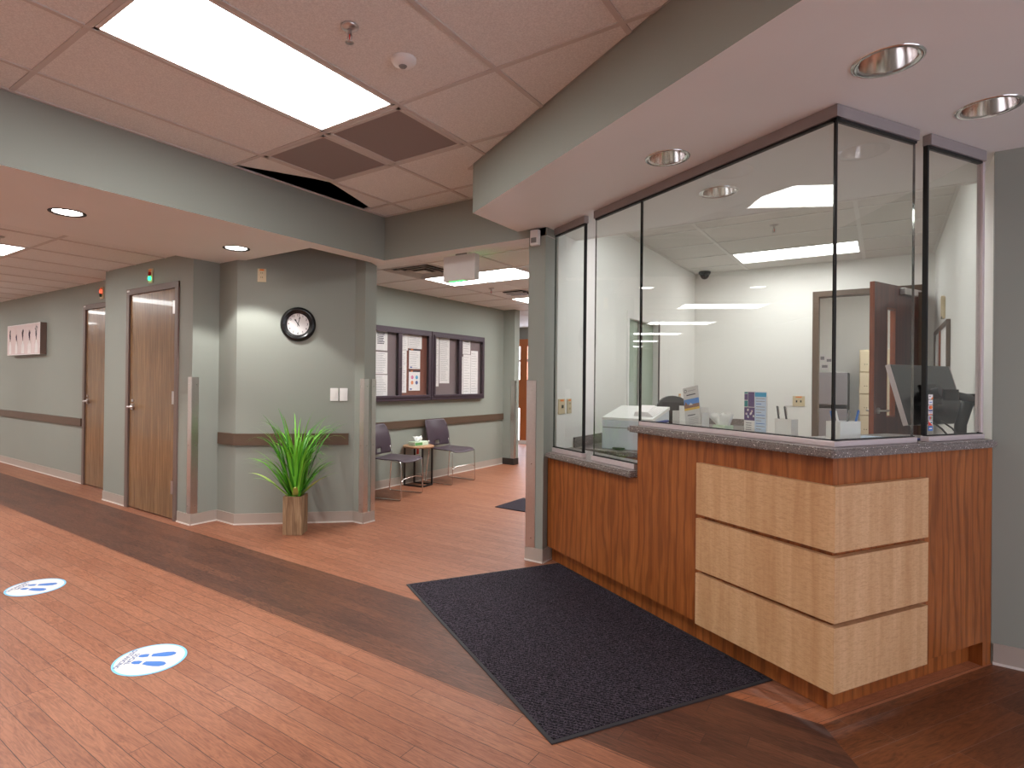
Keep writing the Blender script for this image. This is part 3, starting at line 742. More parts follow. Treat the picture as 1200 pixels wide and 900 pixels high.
for i in range(5):
    q = MB(); x = -W_/2+.13+i*.255; hgt = (.17, .10, .16, .15, .19)[i]
    for k in range(16):
        a = random.uniform(-.5, .5); l = random.uniform(.35, 1)*hgt; z0 = .195
        xx = x+math.sin(a)*l*.5; z1 = z0+l*math.cos(a); m = 'violet' if (i in (1, 3) and k % 2) else 'sprig'
        q.add([(x-.003, -.0782, z0), (x+.003, -.0782, z0), (xx+.004, -.0782, z1), (xx-.004, -.0782, z1)], [(0, 1, 2, 3)], m)
        q.add([(xx-.014, -.0784, z1-.01), (xx, -.0784, z1-.022), (xx+.014, -.0784, z1-.01), (xx, -.0784, z1+.014)], [(0, 1, 2, 3)], m)
    q.build('painted_sprig', t)

DA = math.atan2(YB-2.95, -4.0+4.744)     # direction of the angled wall
def on_diag(s, off=.001):                # s metres along it from its outer corner
    dx, dy = math.cos(DA), math.sin(DA); return (-4.744+dx*s+dy*off, 2.95+dy*s-dx*off)
# wall clock
x, y = on_diag(.532)
t = thing('wall_clock', 'round black framed wall clock on the angled wall', 'clock', (x, y, 1.815), DA)
R90 = Matrix.Rotation(PI/2, 4, 'X')
q = MB(); q.lathe([(.098, .018), (.104, .026), (.112, .022), (.122, .03), (.135, .034), (.148, .026), (.157, .010), (.157, 0)], 'gloss_black', 64, R90); q.build('clock_rim', t)
q = MB(); q.disc(.104, .012, 'paper', 64, R90); q.disc(.15, .001, 'black', 48, R90); q.build('clock_face', t)
q = MB()
for k in range(1, 13):
    q = MB(); a = PI/2-k*PI/6; text_mesh(q, str(k), .028, 'ink_dk', R90 @ T(.083*math.cos(a), .083*math.sin(a), .0126)); q.build('clock_numeral', t)
q = MB()
for ang, L, wd in ((D(90+32), .058, .008), (D(90-13), .075, .006)):
    X = R90 @ T(0, 0, .014, ang)
    q.add([(-.022, -wd*.35, 0), (-.022, wd*.35, 0), (L*.6, wd*.5, 0), (L*.78, wd, 0), (L, 0, 0), (L*.78, -wd, 0), (L*.6, -wd*.5, 0)], [tuple(range(7))[::-1]], 'black', False, X)
q.cyl(.006, .013, .017, 'black', 12, R90); q.build('clock_hand', t)
q = MB(); q.disc(.103, .017, 'case_glass', 48, R90); q.build('clock_glass', t)

def plate(name, label, cat, loc, rot, w=.075, h=.12, mat='ivory', kind='outlet', sticker=True):
    t = thing(name, label, cat, loc, rot)
    q = MB(); q.box(-w/2, w/2, -.007, -.0005, -h/2, h/2, mat, .002); q.build('cover_plate', t)
    q = MB()
    if kind == 'outlet':
        for z in (.02, -.02):
            q.box(-.016, .016, -.0095, -.0075, z-.014, z+.014, mat, .001)
            for s in (-1, 1): q.box(s*.007-.0015, s*.007+.0015, -.0105, -.0097, z-.005, z+.007, 'black')
        q.build('receptacle', t)
    elif kind == 'rocker': q.box(-.016, .016, -.011, -.0072, -.03, .03, mat, .002); q.build('rocker', t)
    elif kind == 'duo':
        for s in (-1, 1): q = MB(); q.box(s*.022-.008, s*.022+.008, -.0095, -.0075, -.014, .010, 'black', .001); q.build('jack', t)
    elif kind == 'toggle': q.box(-.005, .005, -.02, -.0075, -.012, .012, 'dgrey', .001); q.build('toggle', t)
    if sticker:
        q = MB(); q.box(-w*.25, w*.25, -.009, -.0072, h*.34, h*.46, 'orange'); q.build('orange_sticker', t)
    return t
x, y = on_diag(.21); plate('power_outlet', 'ivory outlet high on the angled wall above the clock', 'outlet', (x, y, 2.25), DA)
x, y = on_diag(.86); plate('light_switch', 'white light switch on the angled wall, the one nearer the clock', 'light switch', (x, y, 1.177), DA, .072, .118, 'white', 'rocker', False)
x, y = on_diag(.945); plate('light_switch', 'white light switch on the angled wall, the one nearer the steel guard', 'light switch', (x, y, 1.177), DA, .072, .118, 'white', 'rocker', False)
plate('light_switch', 'wide beige switch plate on the office wall, behind the glass by the column', 'light switch', (X1, 3.93, 1.13), PI/2, .11, .115, 'ivory', 'toggle')
plate('power_outlet', 'narrow beige plate beside the wide one on the office wall by the column', 'outlet', (X1, 4.06, 1.13), PI/2, .075, .115, 'ivory', 'outlet')
plate('power_outlet', 'single beige outlet on the office wall near the brochure', 'outlet', (X1, 7.02, 1.13), PI/2, .08, .12, 'ivory', 'outlet')
plate('light_switch', 'blank white plate on the office back wall', 'switch plate', (-.922, 7.68, 1.12), 0, .075, .12, 'white', 'none', False)
plate('power_outlet', 'double beige jack plate on the office back wall by the door frame', 'outlet', (-.815, 7.68, 1.12), 0, .125, .12, 'ivory', 'duo')
t = thing('wall_motion_sensor_switch', 'small white motion sensor at the top of the column', 'motion sensor', (-2.085, YB, 2.31))
q = MB(); q.box(-.034, .034, -.045, -.001, 0, .115, 'white', .008); q.build('sensor_housing', t)
q = MB(); q.box(-.022, .022, -.05, -.046, .018, .055, 'grey', .002); q.build('lens', t)

# notice boards
def notice_board(y0, label, backs):
    t = thing('notice_board', label, 'notice board', (-4.95, y0, 1.055), PI/2); W, Hh, dp, fw = 1.228, .913, .058, .05
    q = MB()
    for a in ((0, W, 0, fw), (0, W, Hh-fw, Hh)): q.box(a[0], a[1], -dp, -.001, a[2], a[3], 'case', .006)
    for a in (0, W-fw): q.box(a, a+fw, -dp, -.001, fw-.002, Hh-fw+.002, 'case', .006)
    q.box(W/2-.012, W/2+.012, -dp, -.001, fw, Hh-fw, 'case')
    q.build('case_frame', t)
    for k in range(2):
        xa, xb = (fw, W/2-.012) if k == 0 else (W/2+.012, W-fw)
        q = MB(); q.box(xa, xb, -.012, -.001, fw, Hh-fw, backs[k]); q.build('pinboard', t)
        d = MB(); s = .032; xa2, xb2 = xa-.012, xb+.012
        for b in ((xa2, xb2, fw-.01, fw-.01+s), (xa2, xb2, Hh-fw+.01-s, Hh-fw+.01)): d.box(b[0], b[1], -dp-.012, -dp-.001, b[2], b[3], 'case', .003)
        for b in (xa2, xb2-s): d.box(b, b+s, -dp-.012, -dp-.001, fw-.01+s, Hh-fw+.01-s, 'case', .003)
        do = d.build('case_door', t)
        g = MB(); g.box(xa2+s, xb2-s, -dp-.008, -dp-.004, fw-.01+s, Hh-fw+.01-s, 'case_glass'); g.build('glass_pane', do)
        l = MB(); l.cyl(.008, 0, .008, 'chrome', 12, T((xb2-s*.5) if k == 0 else (xa2+s*.5), -dp-.012, Hh*.46, 0, PI/2)); l.build('lock', do)
    return t
notice_board(4.628, 'glazed notice board partly hidden by the wall end, with coloured icon sheet', ['mauve_cork', 'cork'])
notice_board(5.866, 'glazed notice board nearer the far passage, with two long sheets', ['mauve_cork', 'mauve_cork'])
def notice(y0, y1, z0, z1, label, lines=10, head=None, icons=False, depth=.0, band=False):
    t = thing('notice_sheet', label, 'paper', (-4.936+depth, (y0+y1)/2, z0), PI/2, 'sheets pinned in the notice boards'); w, h = (y1-y0), z1-z0
    q = MB(); q.box(-w/2, w/2, -.0015, 0, 0, h, 'paper'); q.build('sheet', t)
    q = MB()
    for i in range(lines):
        z = h*(.93-.86*i/max(1, lines-1)); L = random.uniform(.6, .95)
        q.box(-w*.42, -w*.42+w*.84*L, -.0022, -.0016, z-.003, z+.001, 'ink')
    if head:
        for i in range(head): q.box(-w*.3, w*.3*random.uniform(.5, 1), -.0023, -.0016, h*(.9-.09*i)-.006, h*(.9-.09*i)+.004, 'ink_dk')
    q.build('printed_text', t)
    if band:
        q = MB(); q.box(-w/2, w/2, -.0024, -.0016, h*.93, h, 'ink_dk'); q.box(-w*.36, -w*.14, -.0026, -.0024, h*.94, h*.99, 'orange'); q.box(-w*.40, -w*.22, -.0024, -.0016, h*.05, h*.11, 'navy'); q.build('printed_band', t)
    if icons:
        q = MB()
        for i, (a, b, m) in enumerate(((-.2, .66, 'pink'), (.2, .66, 'cyan'), (-.2, .4, 'orange'), (.2, .4, 'navy'))):
            q.lathe([(.012, 0), (.024, 0)], m, 20, T(a*w, -.0024, b*h, 0, PI/2)); q.disc(.009, 0, m, 14, T(a*w, -.0024, b*h, 0, PI/2))
        q.build('printed_icon', t)
notice(4.846, 5.064, 1.672, 1.905, 'top sheet in the partly hidden notice board column', 0, 7)
notice(4.846, 5.067, 1.388, 1.652, 'middle sheet in the partly hidden notice board column', 12)
notice(4.856, 5.072, 1.125, 1.377, 'bottom sheet in the partly hidden notice board column', 12)
notice(5.268, 5.432, 1.692, 1.900, 'sheet at the upper corner of the reddish pinboard', 8)
notice(5.436, 5.700, 1.722, 1.896, 'wide sheet along the top of the reddish pinboard', 8)
notice(5.258, 5.412, 1.156, 1.689, 'long sheet down the side of the reddish pinboard', 24)
notice(5.452, 5.667, 1.462, 1.716, 'sheet with dark header above the coloured icon sheet', 9, None, False, .004, True)
notice(5.452, 5.667, 1.182, 1.440, 'sheet with four coloured round icons on the reddish pinboard', 0, None, True, .004, True)
notice(5.93, 6.057, 1.235, 1.904, 'longer of the two long sheets side by side', 30)
notice(6.072, 6.290, 1.278, 1.905, 'shorter of the two long sheets side by side', 28)
notice(6.600, 6.782, 1.700, 1.898, 'top clipped sheet in the last notice door by the passage', 6, 1)
notice(6.515, 6.606, 1.126, 1.66, 'narrow sheet at the inner edge of the last notice door', 12, 4)
notice(6.615, 6.795, 1.124, 1.694, 'tall middle sheet of the last notice door', 14, 0)
notice(6.802, 6.975, 1.122, 1.757, 'tall outer sheet of the last notice door by the passage', 16, 0)

# ------------------------------------------------------------------ waiting furniture
def make_chair(label, loc, rot):
    """local +y is the way the sitter faces"""
    t = thing('stacking_chair', label, 'chair', loc, rot, None)
    nx, ny = 20, 16
    def shell(fn, name, holes=None, th=.008):
        vs = []; top = {}
        q = MB(); P = [[Vector(fn(i/nx, j/ny)) for i in range(nx+1)] for j in range(ny+1)]
        N = [[None]*(nx+1) for _ in range(ny+1)]
        for j in range(ny+1):
            for i in range(nx+1):
                a = P[j][min(i+1, nx)]-P[j][max(i-1, 0)]; b = P[min(j+1, ny)][i]-P[max(j-1, 0)][i]; N[j][i] = a.cross(b).normalized()
        for lay in (0, 1):
            for j in range(ny+1):
                for i in range(nx+1): vs.append((P[j][i]-N[j][i]*th*lay)[:])
        k = (nx+1)*(ny+1); fs = []; ed = {}
        def keep(i, j): return not (holes and holes((i+.5)/nx, (j+.5)/ny))
        for j in range(ny):
            for i in range(nx):
                if not keep(i, j): continue
                f = (j*(nx+1)+i, j*(nx+1)+i+1, (j+1)*(nx+1)+i+1, (j+1)*(nx+1)+i); fs.append(f); fs.append(tuple(k+x for x in f[::-1]))
                for a, b in zip(f, f[1:]+f[:1]): ed[(a, b)] = 1
        for (a, b) in list(ed):
            if (b, a) not in ed: fs.append((b, a, k+a, k+b))
        q.add(vs, fs, 'chair', True); return q.build(name, t)
    def rr(s, w): return w*(1-max(0, abs(s-.5)*2-.86)*1.4)
    def seat(a, b):
        y = -.21+.44*b; hw = .225*(1-.10*max(0, .25-b)/.25)
        if b > .88: hw *= 1-((b-.88)/.12)**2*.10
        x = (a-.5)*2*hw
        z = .435+.012*(2*a-1)**2-.006*math.sin(b*PI)-.028*max(0, (b-.75)/.25)**2
        return (x, y, z)
    def back(a, b):
        z = .46+.34*b; hw = .215+.012*math.sin(b*PI)
        if b > .78: hw *= 1-((b-.78)/.22)**2.5*.16
        if b < .15: hw *= 1-((.15-b)/.15)**2*.08
        x = (2*a-1)*hw
        y = -.205-.085*b-.03*(1-(2*a-1)**2)+.02*math.sin(b*PI)
        return (x, y, z)
    shell(seat, 'seat'); shell(back, 'backrest', lambda a, b: ((a-.5)/.115)**2+((b-.14)/.075)**2 < 1)
    for s in (-1, 1):
        q = MB()
        q.tube(rounded([(s*.205, -.17, .44), (s*.235, .205, .422), (s*.24, .215, .009), (s*.24, -.235, .009), (s*.213, -.19, .47), (s*.20, -.235, .60)], .03), .0065, 'chrome', 8); q.build('leg', t)
    q = MB(); q.tube(rounded([(-.238, .21, .20), (-.15, .19, .225), (.15, .19, .225), (.238, .21, .20)], .04), .006, 'chrome', 8); q.build('crossbar', t)
    return t
ch = make_chair('plum grey stacking chair cut off by the wall end, beside the round table', (-4.52, 4.80, 0), -PI/2+D(12))
dup(ch, (-4.60, 5.92, 0), -PI/2, 'plum grey stacking chair fully in view, between round table and passage')
t = thing('side_table', 'small round wood topped table between the two chairs', 'table', (-4.755, 5.455, 0), D(6))
q = MB(); q.lathe([(.001, .478), (.19, .478), (.196, .482), (.196, .497), (.19, .50), (.001, .50)], 'tabletop', 40); q.build('table_top', t)
for sx in (-1, 1):
    for sy in (-1, 1):
        q = MB(); q.box(sx*.135-.009, sx*.135+.009, sy*.105-.009, sy*.105+.009, .018, .477, 'blank'); q.build('leg', t)
q = MB(); q.box(-.144, .144, -.114, -.096, 0, .018, 'blank'); q.box(-.144, .144, .096, .114, 0, .018, 'blank'); q.box(.126, .144, -.096, .096, 0, .018, 'blank'); q.build('floor_rail', t)
q = MB(); q.box(.02, .05, -.07, -.066, .40, .478, 'red'); q.build('red_tag', t)
t = thing('tissue_box', 'pale green tissue box on the round waiting table', 'tissue box', (-4.755, 5.45, .5005), D(85))
def tissue(t, w=.115, d=.06, h=.05):
    q = MB(); q.box(-w, w, -d, d, 0, h, 'tissue_box', .003); q.build('carton', t)
    q = MB(); q.box(-w+.005, w*.1, -d-.0012, -d-.0002, .008, h-.008, 'green'); q.build('printed_band', t)
    q = MB(); n = 18; vs = [(0, 0, h+.055)]
    for i in range(n):
        a = 2*PI*i/n; r = .028+.022*(i % 3)/2+.01*math.sin(3*a); vs.append((r*math.cos(a)*1.5, r*math.sin(a), h+.05+.018*math.sin(5*a)))
    for i in range(n): a = 2*PI*i/n; vs.append((.045*math.cos(a), .014*math.sin(a), h+.0005))
    fs = [(0, 1+i, 1+(i+1) % n) for i in range(n)]+[(1+n+i, 1+n+(i+1) % n, 1+(i+1) % n, 1+i) for i in range(n)]
    q.add(vs, fs, 'tissue', True); q.build('tissue', t)
tissue(t)
q = MB(); q.box(-.45, .45, -.29, .29, .001, .009, 'mat', .003); o = q.build('floor_mat', None, (-2.85, 5.29, 0)); tag(o, 'small charcoal floor mat in the waiting area beyond the column', 'floor mat')

# plant
t = thing('potted_plant', 'tall green grass plant in a square weathered wood pot', 'plant', (-4.10, 3.08, 0), D(33.4)); t.location = (-4.10+.0, 3.115, 0)
hp, hw = .325, .078
q = MB(); tw = .012
q.prism([(-hw, -hw), (hw, -hw), (hw, hw), (-hw, hw)], .0, .012, 'pot')
for k in range(4): q.box(-hw*1.03, hw*1.03-tw, -hw*1.03, -hw*1.03+tw, 0, hp, 'pot', .002, Matrix.Rotation(k*PI/2, 4, 'Z'))
q.build('pot', t)
q = MB(); q.box(-hw+.012, hw-.012, -hw+.012, hw-.012, hp-.04, hp-.02, 'soil'); q.build('soil', t)
q = MB()
for k in range(125):
    a = random.uniform(0, 2*PI); base_r = random.uniform(0, .05); m = random.choice(['leaf', 'leaf', 'leaf', 'leaf_dk', 'leaf_dk'])
    d = Vector((math.cos(a), math.sin(a), 0)); sd = Vector((-math.sin(a), math.cos(a), 0)); n = 12; vs = []
    if k < 6:  a_ = 'low'; L = random.uniform(.36, .46); ang = random.uniform(.75, 1.0); bend = random.uniform(.5, .9); wd = .017; m = 'leaf_lt' if k < 3 else 'leaf'
    elif k < 30: L = random.uniform(.42, .60); ang = random.uniform(.38, .7); bend = random.uniform(.7, 1.3); wd = random.uniform(.007, .011)
    else: L = random.uniform(.52, .84); ang = random.uniform(.02, .30); bend = random.choice([.5, 1.0, 1.5, 1.9]); wd = random.uniform(.006, .011)
    tw_ = random.uniform(-.8, .8); p = d*base_r+Vector((0, 0, hp-.03))
    for i in range(n+1):
        wn = Vector((math.cos(DA-PI/2-D(33.4)), math.sin(DA-PI/2-D(33.4)), 0)); gap = .315+p.dot(wn)
        if gap < .03: p = p+wn*(.03-gap)
        u = i/n; ww = wd*(1-u**2.6)*(.5+.9*min(1, u*4)) + .0004
        s2 = (sd*math.cos(tw_*u)+d*math.sin(tw_*u)); nn = Vector((0, 0, 1)).cross(s2)
        vs += [(p-s2*ww)[:], (p+nn*ww*.35)[:], (p+s2*ww)[:]]
        p = p+(d*math.sin(ang)+Vector((0, 0, 1))*math.cos(ang))*(L/n); ang = min(ang+bend*2.6*u**1.8/n*1.6, 2.3)
    fs = []
    for i in range(n): o_ = i*3; fs += [(o_, o_+1, o_+4, o_+3), (o_+1, o_+2, o_+5, o_+4)]
    q.add(vs, fs, m, True)
q.build('foliage', t)

# ------------------------------------------------------------------ floor stickers and mats
def sticker(x, y, label):
    # toes point along local +y
    t = thing('floor_sticker', label, 'floor sticker', (x, y, .001), math.atan2(.62, .785)-PI/2); R = .155
    q = MB(); q.lathe([(.001, .0006), (R, .0006), (R, 0)], 'blue_rim', 64, None, False); q.build('blue_border', t)
    q = MB(); q.lathe([(.001, .0010), (R-.010, .0010), (R-.010, .0006)], 'sticker_white', 64, None, False); q.build('white_disc', t)
    for s in (-1, 1):
        f = MB(); pts = []
        X = T(s*.038, 0, .0014, -s*D(7))
        sole = [(0, -.012), (.014, -.010), (.022, .02), (.026, .05), (.024, .078), (.012, .094), (-.004, .095), (-.018, .08), (-.022, .055), (-.018, .02), (-.014, -.008)]
        f.add([(a_*s, b_, 0) for a_, b_ in sole], [tuple(range(len(sole))) if s > 0 else tuple(range(len(sole)))[::-1]], 'blue', False, X)
        heel = [(-.014, -.024), (.014, -.024), (.017, -.045), (.011, -.064), (0, -.069), (-.011, -.064), (-.016, -.045)]
        f.add([(a_*s, b_, 0) for a_, b_ in heel], [tuple(range(len(heel)))[::-1] if s > 0 else tuple(range(len(heel)))], 'blue', False, X)
        f.build('footprint', t)
    q = MB(); text_mesh(q, 'SOCIAL', .031, 'print_blue', T(0, -.084, .0017)); text_mesh(q, 'DISTANCING', .030, 'print_blue', T(0, -.113, .0017)); q.build('lettering', t)
    q = MB()
    for i in range(26):
        if i in (5, 6, 12, 18): continue
        a = D(38+i*4.1); q.box(-.003, .003, -.005, .005, .0011, .0014, 'pale_blue', 0, T(.132*math.cos(a), .132*math.sin(a), 0, a-PI/2))
    q.build('small_print', t)
sticker(-2.786, 1.313, 'round white footprint sticker on the floor, the nearer and larger looking one')
sticker(-4.305, 1.335, 'round white footprint sticker on the floor, the one farther down the hall')
KR = A2
t = thing('entrance_mat', 'large charcoal entrance mat in front of the reception counter', 'floor mat', (0, 0, 0), KR)
q = MB(); q.box(1.135, 2.25, 1.80, 3.53, .0008, .0095, 'mat', .003); q.build('pile', t)
q = MB()
for a in ((1.118, 1.137, 1.783, 3.547), (2.248, 2.266, 1.783, 3.547)): q.box(*a, .0008, .006, 'mat_edge', .002)
for a in ((1.137, 2.248, 1.783, 1.802), (1.137, 2.248, 3.528, 3.547)): q.box(*a, .0008, .006, 'mat_edge', .002)
q.build('rubber_border', t)

# ------------------------------------------------------------------ reception counter (local x = v, y = u)
t = thing('reception_counter', 'cherry wood reception counter with maple corner panels', 'counter', (0, 0, 0), KR)
vf, uf = 2.215, 1.485
kz = .114
# wall line Y=3.66 in counter coordinates -> v at given u
def v_at_wall(u, Y=3.6592): return (Y-u*c1.y)/c2.y
def u_at_col(v, X=-2.008): return (X-v*c2.x)/c1.x
q = MB()
q.prism([(vf, uf), (v_at_wall(uf), uf), (v_at_wall(uf+.03), uf+.03), (vf+.03, uf+.03), (vf+.03, 2.64), (vf, 2.64)], kz, 1.032, 'cherry')
q.prism([(vf, 2.64), (vf+.03, 2.64), (vf+.03, u_at_col(vf+.03)), (vf, u_at_col(vf))], kz, .768, 'cherry')
q.prism([(vf+.03, 2.615), (vf+.34, 2.615), (vf+.34, 2.64), (vf+.03, 2.64)], .70, 1.032, 'cherry')
q.prism([(3.30, uf), (v_at_wall(uf), uf), (v_at_wall(uf+.056), uf+.056), (3.30, uf+.056)], 0.001, kz, 'cherry')
q.build('counter_front', t)
q = MB(); vk, uk = 2.273, 1.541
q.prism([(vk, uk), (3.32, uk), (3.32, uk+.02), (vk+.02, uk+.02), (vk+.02, u_at_col(vk+.02)-.01), (vk, u_at_col(vk)-.01)], .001, kz, 'cherry'); q.build('toe_kick', t)
for (z0, z1) in ((.667, .922), (.392, .645), (.120, .373)):
    q = MB()
    q.prism([(vf-.030, uf-.030), (2.80, uf-.030), (2.80, uf-.001), (vf-.001, uf-.001), (vf-.001, 2.162), (vf-.030, 2.162)], z0, z1, 'maple'); q.build('corner_panel', t)
def slab(poly, z0, z1, mat, bev=.008):
    b = bmesh.new(); n = len(poly)
    a = sum(poly[i][0]*poly[(i+1) % n][1]-poly[(i+1) % n][0]*poly[i][1] for i in range(n))
    if a < 0: poly = poly[::-1]
    lo = [b.verts.new((x, y, z0)) for x, y in poly]; hi = [b.verts.new((x, y, z1)) for x, y in poly]
    b.faces.new(lo[::-1]); b.faces.new(hi)
    for i in range(n): b.faces.new((lo[i], lo[(i+1) % n], hi[(i+1) % n], hi[i]))
    bmesh.ops.bevel(b, geom=[e for e in b.edges if abs(e.verts[0].co.z-e.verts[1].co.z) < 1e-6], offset=bev, segments=2, affect='EDGES')
    q = MB(); q.bm(b, mat); return q
uo, vo = 1.443, 2.158
cc = .012
wv0, wv1 = 3.318, v_at_wall(uo+.40)
slab([(vo+cc, uo), (wv0, uo), (v_at_wall(uf+.03), uf+.03), (wv1, uo+.40), (vo+.40, uo+.40), (vo+.40, 2.66), (vo, 2.66), (vo, uo+cc)], 1.034, 1.07, 'granite').build('transaction_top', t)
slab([(vo+.004, 2.645), (vo+.375, 2.645), (vo+.375, u_at_col(vo+.375, -1.996)), (2.24, u_at_col(2.24, -1.99)), (vo+.004, u_at_col(vo, -1.99))], .770, .807, 'granite').build('low_top', t)

# office work counter along the side wall
t = thing('work_counter', 'grey speckled work counter along the office side wall', 'counter', (-1.998, 0, 0))
q = MB(); q.box(.001, .64, 4.14, 7.676, .765, .80, 'granite', .004); q.build('counter_top', t)
q = MB(); q.box(0.001, .018, 4.14, 7.676, .80, .88, 'granite'); q.box(.018, .64, 7.658, 7.676, .80, .88, 'granite'); q.build('backsplash', t)
q = MB(); q.box(.02, .60, 4.6, 7.67, 0.0, .765, 'cherry'); q.build('cabinet_body', t)

# ------------------------------------------------------------------ glass screens
def pane(q, x0, x1, y0, y1, z0, z1, thin):
    if thin == 'x': m = ['glass_edge', 'glass_edge', 'glass_edge', 'glass_edge', 'glass', 'glass']
    else: m = ['glass_edge', 'glass_edge', 'glass', 'glass', 'glass_edge', 'glass_edge']
    q.box(x0, x1, y0, y1, z0, z1, m)
GV, GU, gt = 2.248, 1.512, .010
zt = 2.388
def channel(q, x0, x1, y0, y1, z0, z1, mat='alu', gask=None):
    q.box(x0, x1, y0, y1, z0, z1, mat, .002)
t = thing('glass_screen', 'tall corner glass screen above the transaction counter', 'glass screen', (0, 0, 0), KR)
q = MB(); pane(q, GV, GV+gt, GU+.004, 2.663, 1.095, zt, 'x'); q.build('glass_pane', t)
q = MB(); pane(q, GV, GV+gt, 2.672, 3.112, .838, zt, 'x'); q.build('glass_pane', t)
q = MB(); pane(q, GV+.002, 2.778, GU-.006, GU+.004, 1.095, zt, 'y'); q.build('glass_pane', t)
q = MB(); q.box(GV-.014, GV+.022, GU-.02, 2.80, zt+.002, ZK-.001, 'alu', .002); q.box(GV-.014, GV+.022, 2.80, 3.118, zt+.002, ZK-.001, 'alu', .002); q.box(GV-.0145, 2.785, GU-.02, GU+.016, zt+.002, ZK-.001, 'alu', .002); q.build('top_channel', t)
q = MB(); q.box(GV-.006, GV+.016, GU-.012, 3.11, zt-.008, zt+.0015, 'gasket'); q.box(GV-.006, 2.78, GU-.012, GU+.010, zt-.008, zt+.0015, 'gasket'); q.build('gasket', t)
q = MB(); q.box(GV-.006, GV+.016, GU-.012, 2.655, 1.0945, 1.0985, 'gasket'); q.box(GV-.006, 2.78, GU-.012, GU+.010, 1.0945, 1.0985, 'gasket'); q.build('gasket', t)
q = MB(); q.box(GV-.006, GV+.016, 2.672, 3.11, .8385, .845, 'gasket'); q.build('gasket', t)
q = MB(); q.box(GV-.014, GV+.022, GU-.02, 2.655, 1.0705, 1.094, 'alu_lt', .002); q.box(GV-.0145, 2.785, GU-.02, GU+.016, 1.0705, 1.094, 'alu_lt', .002); q.box(GV-.014, GV+.022, 2.692, 3.118, .8075, .838, 'alu_lt', .002); q.build('bottom_channel', t)
q = MB(); q.box(GV-.005, GV+.003, GU-.011, GU-.003, 1.10, zt, 'gasket'); q.box(GV-.003, GV+.013, 2.663, 2.669, 1.10, zt, 'glass_edge'); q.build('glass_joint', t)
q = MB(); q.box(2.778, 2.7795, GU-.006, GU+.004, 1.10, zt, 'chrome'); q.box(GV, GV+gt, 3.112, 3.1135, .84, zt, 'chrome'); q.build('polished_edge', t)
uL = u_at_col(GV, -1.99)
t = thing('glass_screen', 'narrow glass screen standing against the column', 'glass screen', (0, 0, 0), KR)
q = MB(); pane(q, GV, GV+gt, 3.235, uL-.015, .838, zt, 'x'); q.build('glass_pane', t)
q = MB(); q.box(GV-.014, GV+.022, 3.222, uL-.02, zt+.002, ZK-.001, 'alu', .002); q.build('top_channel', t)
q = MB(); q.box(GV-.014, GV+.022, 3.222, uL-.02, .8075, .838, 'alu_lt', .002); q.build('bottom_channel', t)
q = MB(); q.box(GV-.006, GV+.016, 3.226, uL-.02, zt-.008, zt+.0015, 'gasket'); q.box(GV-.006, GV+.016, 3.226, uL-.02, .8385, .845, 'gasket'); q.box(GV-.005, GV+.015, 3.226, 3.235, .84, zt, 'gasket'); q.build('gasket', t)
vR = v_at_wall(GU, 3.64)
t = thing('glass_screen', 'narrow glass screen against the wall, bearing the payment decals', 'glass screen', (0, 0, 0), KR)
q = MB(); pane(q, 2.874, vR-.03, GU-.006, GU+.004, 1.095, zt, 'y'); q.build('glass_pane', t)
q = MB(); q.box(2.872, vR-.012, GU-.02, GU+.016, zt+.002, ZK-.001, 'alu', .002); q.build('top_channel', t)
q = MB(); q.box(2.872, vR-.012, GU-.02, GU+.016, 1.0705, 1.094, 'alu_lt', .002); q.build('bottom_channel', t)
q = MB(); q.box(vR-.03, vR-.012, GU-.014, GU+.012, 1.10, zt, 'alu_lt', .002); q.build('wall_channel', t)
q = MB(); q.box(2.876, vR-.03, GU-.012, GU+.010, zt-.008, zt+.0015, 'gasket'); q.box(2.876, vR-.012, GU-.012, GU+.010, 1.0945, 1.0985, 'gasket'); q.box(2.862, 2.874, GU-.010, GU+.008, 1.10, zt, 'gasket'); q.build('gasket', t)
# payment decals on that pane
t = thing('payment_decal', 'column of seven small card logos stuck on the end pane', 'decal', (0, 0, 0), KR)
yy = GU-.0068
q = MB(); cols = []
for i in range(7):
    z1 = 1.280-i*.0235; z0 = z1-.021; xa, xb = 2.889, 2.922; xm = (xa+xb)/2; zm = (z0+z1)/2
    def r_(a, b, c, d, m, lay=1): q.box(a, b, yy-.0003*lay, yy-.0003*(lay-1), c, d, m)
    r_(xa, xb, z0, z1, 'navy' if i in (5+1,) else 'paper')
    if i == 0: q.add([(xb-.016, yy-.0007, z0), (xb, yy-.0007, z0), (xb, yy-.0007, z0+.012)], [(0, 1, 2)], 'orange'); r_(xa+.004, xa+.016, zm+.001, zm+.004, 'ink_dk', 2)
    if i == 1: r_(xa+.004, xb-.004, zm-.005, zm+.003, 'pale_blue', 2); r_(xa+.008, xb-.008, zm-.002, zm, 'navy', 3)
    if i == 2:
        q.disc(.0085, 0, 'red', 18, T(xm-.005, yy-.0007, zm, 0, PI/2)); q.disc(.0085, 0, 'orange', 18, T(xm+.005, yy-.0010, zm, 0, PI/2))
    if i == 3: r_(xa+.003, xb-.003, zm+.006, zm+.010, 'navy', 2); text_mesh(q, 'VISA', .010, 'navy', T(xm, yy-.0007, zm, 0, PI/2)); r_(xa+.003, xb-.003, zm-.010, zm-.006, 'orange', 2)
    if i == 4: r_(xa+.004, xa+.011, z0+.003, z1-.003, 'navy', 2); r_(xa+.013, xa+.020, z0+.003, z1-.003, 'red', 2); r_(xa+.022, xa+.029, z0+.003, z1-.003, 'green', 2)
    if i == 5: q.add([(xa, yy-.0007, z0), (xb, yy-.0007, z0), (xa, yy-.0007, z1)], [(0, 1, 2)], 'red'); r_(xm, xb-.004, zm, zm+.006, 'teal', 2)
    if i == 6: r_(xa, xb, z0, z1, 'blue', 2); r_(xa+.006, xb-.006, zm-.003, zm+.003, 'white', 3)
